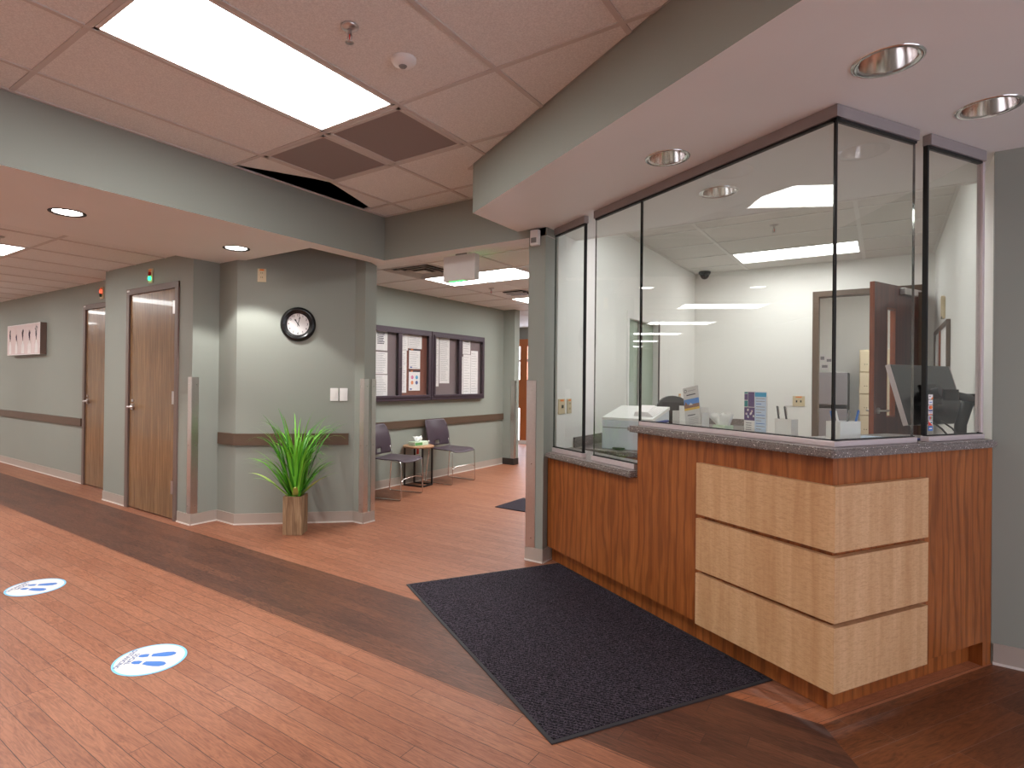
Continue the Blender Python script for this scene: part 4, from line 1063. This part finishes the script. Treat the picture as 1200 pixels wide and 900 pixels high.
q.build('card_logo', t)

# ------------------------------------------------------------------ things on the transaction counter
Z = 1.0705
def holder(v, u, w, d, h, label):
    t = thing('pen_holder', label, 'pen holder', (*K(v, u), Z), KR); e = .003
    q = MB(); q.box(-w/2, w/2, -d/2, d/2, 0, .004, 'white')
    for b in ((-w/2, w/2, -d/2, -d/2+e), (-w/2, w/2, d/2-e, d/2), (-w/2, -w/2+e, -d/2+e, d/2-e), (w/2-e, w/2, -d/2+e, d/2-e)): q.box(*b, .004, h, 'white')
    q.build('tray', t)
holder(2.40, 1.832, .045, .085, .088, 'small white pen holder between the purple leaflet and the glass corner')
holder(2.452, 1.60, .135, .062, .093, 'wider white pen holder right behind the glass corner')
def pen(v, u, z, lean, az, mat, label, tip='chrome'):
    t = thing('pen', label, 'pen', (*K(v, u), z), KR+az)
    X = Matrix.Rotation(lean, 4, 'X')
    q = MB(); q.lathe([(.0005, 0), (.002, .01), (.0042, .02), (.0044, .14), (.001, .142)], mat, 12, X); q.build('barrel', t)
    q = MB(); q.box(-.001, .001, -.0075, -.0046, .10, .138, tip, 0, X); q.build('clip', t)
pen(2.400, 1.858, Z+.006, D(-9), D(0), 'dgrey', 'dark pen in the small holder, the one nearer the purple leaflet')
pen(2.400, 1.818, Z+.006, D(-9), D(4), 'dgrey', 'dark pen in the small holder, the one nearer the glass corner')
pen(2.425, 1.582, Z+.006, D(-20), D(85), 'white', 'white pen leaning out of the wider holder toward the small one')
pen(2.432, 1.612, Z+.006, D(-22), D(95), 'blue', 'blue pen leaning beside the white pen in the wider holder')
pen(2.475, 1.582, Z+.006, D(18), D(85), 'blue', 'blue pen leaning toward the monitor in the wider holder')
pen(2.470, 1.612, Z+.006, D(20), D(95), 'grey', 'grey pen leaning toward the monitor in the wider holder')
# purple leaflet stand
t = thing('leaflet_stand', 'purple and blue leaflet standing behind the long glass', 'leaflet', (*K(2.40, 2.0), Z), KR)
# the leaflet faces the lobby: its plane runs along local y, its front faces local -x
X = Matrix.Rotation(-PI/2, 4, 'Z')
q = MB(); q.box(-.064, .064, -.002, .002, .012, .210, ['paper']*6, 0, X); q.build('leaflet_card', t)
q = MB()
for (a, b, c, d, m) in ((-.062, -.042, .200, .208, 'teal'), (-.062, -.042, .168, .198, 'purple'), (-.062, -.042, .135, .165, 'teal'), (-.040, -.004, .135, .208, 'purple'), (-.062, -.002, .068, .132, 'purple'), (-.001, .063, .013, .209, 'pale_blue'), ): q.box(a, b, -.0026, -.0021, c, d, m, 0, X)
q.box(-.001, .063, -.003, -.0026, .186, .206, 'cyan', 0, X)
for i in range(12):
    z = .176-i*.0135; q.box(.006, .056-.02*(i % 3 == 2), -.003, -.0026, z, z+.003, 'blue' if i in (2, 6, 9) else 'ink', 0, X)
for i in range(10): a = random.uniform(-.056, -.012); z = random.uniform(.078, .12); q.box(a, a+.008, -.003, -.0026, z, z+.010, random.choice(['pale_blue', 'pinkish', 'paper']), 0, X)
for i in range(4): q.box(-.052, -.02, -.003, -.0026, .02+i*.011, .024+i*.011, 'ink', 0, X)
q.build('printed_picture', t)
q = MB(); q.box(-.066, .066, -.006, .03, 0, .004, 'case_glass', 0, X); q.box(-.066, .066, -.0065, -.0045, .004, .03, 'case_glass', 0, X); q.box(-.066, .066, .0025, .0045, .004, .19, 'case_glass', 0, X); q.build('clear_stand', t)
# brochure holder
t = thing('brochure_holder', 'white brochure holder by the long glass', 'brochure holder', (*K(2.41, 2.43), Z), KR)
q = MB(); q.box(-.11, .11, .02, .024, 0, .118, 'white', .001, X); q.box(-.11, .11, -.03, .024, 0, .004, 'white', 0, X); q.box(-.11, -.107, -.028, .02, .004, .09, 'white', 0, X); q.box(.107, .11, -.028, .02, .004, .09, 'white', 0, X); q.build('holder_body', t)
q = MB(); q.box(-.106, .106, -.03, -.0285, .004, .035, 'case_glass', 0, X); q.build('clear_lip', t)
t = thing('brochure', 'grey brochure with a landscape picture leaning in the white holder', 'brochure', (*K(2.398, 2.395), Z+.0165), KR)
Xb = X @ T(0, 0, 0, 0, D(-4)) @ Matrix.Rotation(D(-11), 4, 'Y')
M['sky_print'] = plain('blue sky print', (60, 130, 210), .5); M['hill_print'] = plain('autumn tree print', (128, 84, 60), .6, var=.5, vs=120); M['field_print'] = plain('yellow field print', (222, 176, 50), .6, var=.3, vs=80); M['brochure_grey'] = plain('grey brochure stock', (204, 202, 202), .6)
q = MB(); q.box(-.056, .056, -.003, 0, 0, .215, 'brochure_grey', 0, Xb); q.build('cover', t)
q = MB(); q.box(-.055, .055, -.0036, -.0031, .118, .148, 'sky_print', 0, Xb); q.box(-.055, .055, -.0038, -.0031, .098, .118, 'hill_print', 0, Xb); q.box(-.055, .055, -.0037, -.0031, .086, .098, 'field_print', 0, Xb)
q.add([(-.052, -.0039, .118), (-.03, -.0039, .118), (-.041, -.0039, .135)], [(0, 1, 2)], 'hill_print', False, Xb); q.add([(-.02, -.0039, .112), (.01, -.0039, .112), (-.005, -.0039, .126)], [(0, 1, 2)], 'brochure_grey', False, Xb)
q.build('landscape_picture', t)
q = MB()
q.lathe([(.007, 0), (.010, 0)], 'ink_dk', 16, Xb @ T(-.038, -.0036, .195, 0, PI/2)); q.box(-.022, .035, -.0037, -.0031, .192, .195, 'ink', 0, Xb); q.box(-.032, .034, -.0037, -.0031, .168, .174, 'ink_dk', 0, Xb)
q.box(-.035, .02, -.0037, -.0031, .055, .060, 'ink_dk', 0, Xb)
for i in range(5): q.box(-.03, .04, -.0037, -.0031, .04-i*.008, .042-i*.008, 'ink', 0, Xb)
q.build('printed_text', t)
t = thing('tissue_box', 'tissue box behind the brochure holder on the transaction counter', 'tissue box', (*K(2.475, 2.265), Z), KR+D(90)); tissue(t, .042, .032, .026)
t = thing('stapler', 'dark blue stapler beside the brochure holder', 'stapler', (*K(2.355, 2.60), Z), KR+D(20))
q = MB(); q.box(-.07, .07, -.016, .016, 0, .008, 'black', .003); q.build('stapler_base', t)
q = MB(); q.box(-.065, .07, -.011, .011, .012, .028, 'navy', .005, T(0, 0, 0, 0, 0, D(-3))); q.build('stapler_arm', t)
q = MB(); q.box(-.055, .055, -.05, .05, 0, .006, 'paper'); o = q.build('paper_stack', None, (*K(2.49, 2.60), Z), KR+D(8)); tag(o, 'thin stack of white paper by the stapler', 'paper stack')
t = thing('desk_gadget', 'grey desk gadget lying behind the glass by the leaflet', 'gadget', (*K(2.40, 2.19), Z), KR+D(95))  # unidentified grey pad with a cord
q = MB(); q.box(-.075, .075, -.022, .022, 0, .012, 'dgrey', .005); q.build('gadget_body', t)
q = MB(); q.tube([(-.07+.014*i, .03+.006*math.sin(i*1.3), .006) for i in range(11)], .004, 'black'); q.build('gadget_cord', t)
t = thing('pen', 'bright blue pen lying on the counter below the monitor', 'pen', (*K(2.78, 1.545), Z+.006), KR)
q = MB(); q.lathe([(.0005, 0), (.004, .012), (.0055, .02), (.0055, .13), (.001, .134)], 'navy', 12, Matrix.Rotation(PI/2, 4, 'Y')); q.build('barrel', t)
t = thing('clipboard', 'dark clipboard lying behind the end of the corner glass', 'clipboard', (*K(2.72, 1.67), Z), KR+D(10))
q = MB(); q.box(-.12, .12, -.05, .05, 0, .006, 'dgrey', .002); q.build('board', t)
q = MB(); q.box(-.11, .10, -.045, .045, .0062, .009, 'pale_blue'); q.build('form_sheet', t)

# ------------------------------------------------------------------ office: printer, papers, window, monitor
t = thing('printer', 'pale blue grey laser printer on the low counter behind glass', 'printer', (-1.80, 4.235, .8005), 0)
q = MB(); q.box(0, .40, 0, .40, 0, .225, 'printer', .008); q.build('printer_body', t)
q = MB(); q.prism([(0, 0), (0.001, 0)], 0, 0, 'printer') if False else None
q.add([(0, .0, .226), (.40, .0, .226), (.40, .42, .30), (0, .42, .30), (0, .0, .245), (.40, .0, .245), (.40, .42, .325), (0, .42, .325)], [(0, 3, 2, 1), (4, 5, 6, 7), (0, 1, 5, 4), (2, 3, 7, 6), (0, 4, 7, 3), (1, 2, 6, 5)], 'printer_w'); q.add([(.0, .02, .22), (.40, .02, .22), (.40, .40, .22), (0, .40, .22), (0, .02, .227), (.40, .02, .227), (.40, .40, .298), (0, .40, .298)], [(0, 3, 2, 1), (4, 5, 6, 7), (0, 1, 5, 4), (2, 3, 7, 6), (0, 4, 7, 3), (1, 2, 6, 5)], 'printer'); q.build('scanner_lid', t)
q = MB(); q.box(.01, .39, -.004, .0, .165, .171, 'grey'); q.build('drawer_seam', t)
q = MB()
for i in range(8): q.box(.30, .37, -.004, .0005, .03+i*.010, .036+i*.010, 'grey')
q.build('air_slot', t)
q = MB(); q.box(.10, .19, -.03, .0, .008, .018, 'dgrey', .002); q.build('tray_pull', t)
q = MB(); tl = math.atan2(.08, .42)
for i in range(6): q.box(.0+.004*i, .15-.006*i, .06, .30, .001+.006*i, .005+.006*i, 'paper', 0, T(0, 0, .245, D(2*i-4), tl))
o = q.build('paper_stack', None, (-1.575, 4.25, .803)); tag(o, 'messy stack of papers on the printer lid', 'paper stack')
q = MB(); q.box(-.11, .11, -.15, .15, 0, .008, 'ivory', .001); o = q.build('manila_folder', None, (-1.55, 5.3, .8005), D(12)); tag(o, 'manila folder on the work counter behind the papers', 'folder')
t = thing('desk_organizer', 'grey rounded desk organizer below the interior window', 'organizer', (-1.70, 5.75, .8005), D(20))
q = MB(); n = 14; pr = [(.15*math.cos(PI*i/n), .27+.12*math.sin(PI*i/n)) for i in range(n+1)]+[(-.15, 0), (.15, 0)]
q.add([(x, -.12, z) for x, z in pr]+[(x, .12, z) for x, z in pr], [tuple(range(len(pr))), tuple(range(len(pr), 2*len(pr)))[::-1]]+[(i, len(pr)+i, len(pr)+(i+1) % len(pr), (i+1) % len(pr)) for i in range(len(pr))], 'dgrey'); q.build('organizer_shell', t)
q = MB(); q.box(-.11, .11, -.124, -.1205, .05, .33, 'black'); q.build('organizer_opening', t)
# interior window in the side wall
t = struct('window_1', 'dark framed interior window in the office side wall', 'window', (X1, 5.28, .95))
q = MB(); 
for b in ((0, .94, 0, .045), (0, .94, .985, 1.05)): q.box(-.16, .010, b[0], b[1], b[2], b[3], 'white')
for a in (0, .895): q.box(-.16, .010, a, a+.045, .045, .985, 'white')
q.box(.0102, .016, .905, .94, 0, 1.03, 'black_base'); q.box(-.07, -.06, .045, .895, .965, .985, 'black_base'); q.box(-.07, -.06, .87, .895, .045, .985, 'black_base')
q.build('window_frame', t)
q = MB(); q.box(-.05, -.044, .045, .42, .045, .985, 'frosted'); q.box(-.05, -.044, .45, .895, .045, .985, 'frosted'); q.build('window_pane', t)
q = MB(); q.box(-.06, -.034, .42, .45, .045, .985, 'grey'); q.build('mullion', t)

# monitor on arm
t = thing('computer_monitor', 'black flat monitor on a jointed arm behind the end pane', 'monitor', (*K(3.69, 1.87), 1.105), KR)
X = Matrix.Rotation(D(-16), 4, 'X')     # top leans away from the lobby
q = MB(); q.box(-.285, .285, 0, .022, 0, .345, 'gloss_black', .004, X); q.build('screen_shell', t)
q = MB(); q.box(-.289, -.2855, -.001, .024, 0, .345, 'alu_lt', 0, X); q.box(.2855, .289, -.001, .024, 0, .345, 'alu_lt', 0, X); q.build('bezel', t)
q = MB(); q.box(-.06, .06, -.018, -.001, .11, .23, 'black', .004, X); q.cyl(.03, -.03, .03, 'dgrey', 20, X @ T(0, -.03, .17, 0, PI/2)); q.build('mount_plate', t)
q = MB(); q.tube(rounded([(0, -.05, .17), (.09, -.11, .145), (.20, -.09, .125), (.255, -.06, .12)], .03), .022, 'dgrey', 12); q.cyl(.036, -.03, .03, 'black', 24, T(.0, -.055, .165)); q.cyl(.034, -.032, .032, 'black', 24, T(.12, -.105, .14)); q.box(.15, .265, -.125, -.07, .10, .16, 'alu_lt', .008); q.build('monitor_arm', t)
q = MB(); q.tube([(.10, -.09, .13), (.09, -.06, 0), (.09, -.05, -.34)], .028, 'black', 12); q.lathe([(.001, -.335), (.10, -.338), (.10, -.3445), (.001, -.3445)], 'black', 24, T(.09, -.05, 0)); q.build('stand_post', t)
for k in range(2):
    q = MB(); q.tube([(-.10+.09*k, -.015, .02), (-.09+.10*k, -.06, -.02), (-.02+.09*k, -.09, -.10), (.03+.03*k, -.06, -.33)], .005, 'black', 6); q.build('cable', t)
t = thing('desk', 'low office desk carrying the computer monitor', 'desk', (0, 0, 0), 0)
q = MB(); q.box(-.62, .42, 4.05, 4.75, .725, .76, 'granite', .004); q.build('desk_top', t)
for (a, b) in ((-.6, -.56), (.37, .41)):
    q = MB(); q.box(a, b, 4.08, 4.72, 0, .725, 'cherry'); q.build('desk_leg', t)

# ------------------------------------------------------------------ office back: door, cork board, key holder, breakroom
t = struct('door_3', 'open cherry door with a narrow vision panel in a taupe frame', 'door', (-.682, 7.68, 0)); W = 1.017; top = 2.39
q = MB(); q.box(0, .062, -.016, .145, 0, top, 'office_frame', .003); q.box(W-.062, W, -.016, .145, 0, top, 'office_frame', .003); q.box(0, W, -.0165, .145, top-.062, top, 'office_frame', .003); q.build('door_frame', t)
hx, hy = W-.066, -.05
ang = math.atan2(6.70-7.6, -.11-.27)
Xd = T(hx, hy, 0, ang); Lw = .95; zl = 2.325
q = MB()    # leaf with an opening for the vision panel; local x from hinge, faces on +-y
a0, a1, b0, b1 = .51, .70, 1.00, 2.09
for b in ((.0, a0, .01, zl), (a1, Lw, .01, zl), (a0, a1, .01, b0), (a0, a1, b1, zl)): q.box(b[0], b[1], -.022, .022, b[2], b[3], ['cherry_door', 'cherry_door', 'cherry_door', 'cherry_door', 'cherry_edge', 'cherry_edge'], 0, Xd)
leaf = q.build('door_leaf', t)
q = MB(); q.box(a0, a0+.014, -.0235, .0235, b0, b1, 'cherry_edge', 0, Xd); q.box(a1-.014, a1, -.0235, .0235, b0, b1, 'cherry_edge', 0, Xd); q.box(a0, a1, -.0235, .0235, b1-.014, b1, 'cherry_edge', 0, Xd); q.box(a0, a1, -.0235, .0235, b0, b0+.014, 'cherry_edge', 0, Xd); q.build('vision_frame', leaf)
q = MB(); q.box(a0+.014, a1-.014, -.003, .003, b0+.014, b1-.014, 'case_glass', 0, Xd); q.build('vision_pane', leaf)
for s in (-1, 1):
    q = MB(); q.cyl(.03, 0, .012, 'nickel', 20, Xd @ T(Lw-.075, s*.022, 1.07, 0, -s*PI/2)); q.tube([(Lw-.075, s*.022, 1.07), (Lw-.075, s*.07, 1.07), (Lw-.19, s*.072, 1.07)], .010, 'nickel', 8, Xd); q.build('door_handle', leaf)
q = MB(); q.box(.14, .44, .024, .075, 2.235, 2.305, 'nickel', .006, Xd); q.build('door_closer', leaf)
q = MB(); q.box(.0, .15, .03, .05, 2.30, 2.315, 'nickel', .003, Xd); q.build('closer_arm', t)
for z in (.3, 1.2, 2.05):
    q = MB(); q.cyl(.009, z-.055, z+.055, 'nickel', 10, T(hx-.002, hy+.03, 0)); q.build('hinge', t)
# cork board and key holder on the side wall
t = thing('cork_board', 'wood framed cork board with papers on the office wall behind the monitor', 'cork board', (.425, 7.28, 1.25), -PI/2)
W, Hh = 1.42, .60; q = MB()
for b in ((0, W, 0, .035), (0, W, Hh-.035, Hh), (0, .035, .035, Hh-.035), (W-.035, W, .035, Hh-.035)): q.box(b[0], b[1], -.028, -.001, b[2], b[3], 'office_frame', .003)
q.box(W*.42, W*.45, -.026, -.001, .035, Hh-.035, 'cherry_edge'); q.build('board_frame', t)
q = MB(); q.box(.035, W-.035, -.012, -.001, .035, Hh-.035, 'paper'); q.build('board_face', t)
for i, (a, b, l) in enumerate(((.08, .5, 'sheet pinned on the half of the cork board by the door'), (.72, 1.3, 'sheet pinned on the half of the cork board by the monitor'))):
    q = MB(); q.box(a, b, -.0165, -.0132, .08, .5, 'paper'); o = q.build('pinned_sheet', None, (.425, 7.28, 1.25), -PI/2); tag(o, l, 'paper')
t = thing('thermostat_switch', 'slim beige thermostat on the office wall above the cork board', 'thermostat', (.425, 6.42, 1.9), -PI/2)
q = MB(); q.box(-.035, .035, -.028, -.001, 0, .2, 'ivory', .006); q.build('thermostat_body', t)
q = MB(); q.box(.055, .075, -.02, -.001, -.0, .19, 'ivory', .004); q.box(.04, .06, -.03, -.001, .0, .02, 'grey', .003); q.build('thermostat_slider', t)
# breakroom
t = thing('refrigerator', 'silver top freezer refrigerator in the room behind the office door', 'refrigerator', (-.70, 9.35, 0))
q = MB(); q.box(-.29, .29, .05, .65, .02, 1.49, 'dgrey', .006); q.build('refrigerator_body', t)
q = MB(); q.box(-.29, .29, 0, .048, 1.04, 1.49, 'fridge', .008); fd = q.build('freezer_door', t)
q = MB(); q.box(-.25, -.20, -.003, -.0003, 1.41, 1.425, 'dgrey'); q.build('emblem', fd)
q = MB(); q.box(-.29, .29, 0, .048, .03, .985, 'fridge', .008); q.build('fridge_door', t)
q = MB(); q.box(-.285, .285, .006, .05, .988, 1.037, 'black'); q.build('handle_gap', t)
t = thing('locker_column', 'beige locker column beside the open cherry door', 'locker', (-.28, 9.45, 0))
q = MB(); q.box(0, .60, .02, .5, 0, 1.80, 'locker', .003); q.build('locker_body', t)
for c_ in range(2):
    for k in range(6):
        q = MB(); q.box(.012+.295*c_, .292+.295*c_, 0, .018, .02+k*.296, .30+k*.296, 'locker', .003); dd_ = q.build('locker_door', t)
        q = MB()
        for s in (.05, .075): q.cyl(.006, 0, .004, 'black', 10, T(.012+.295*c_+s, 0, .12+k*.296, 0, PI/2))
        q.build('door_lock', dd_)
for i, (x, z, w_, h_) in enumerate(((-.80, 1.66, .08, .11), (-.72, 1.63, .09, .1), (-.78, 1.54, .10, .10))):
    q = MB(); q.box(0, w_, -.002, 0, 0, h_, 'paper'); q.box(.015, w_-.015, -.003, -.0021, .03, h_-.03, 'ink'); o = q.build('pinned_note', None, (x, 10.048, z)); tag(o, ['small note above the refrigerator, highest of three', 'small note above the refrigerator, beside the highest', 'small note above the refrigerator, lowest of three'][i], 'paper')
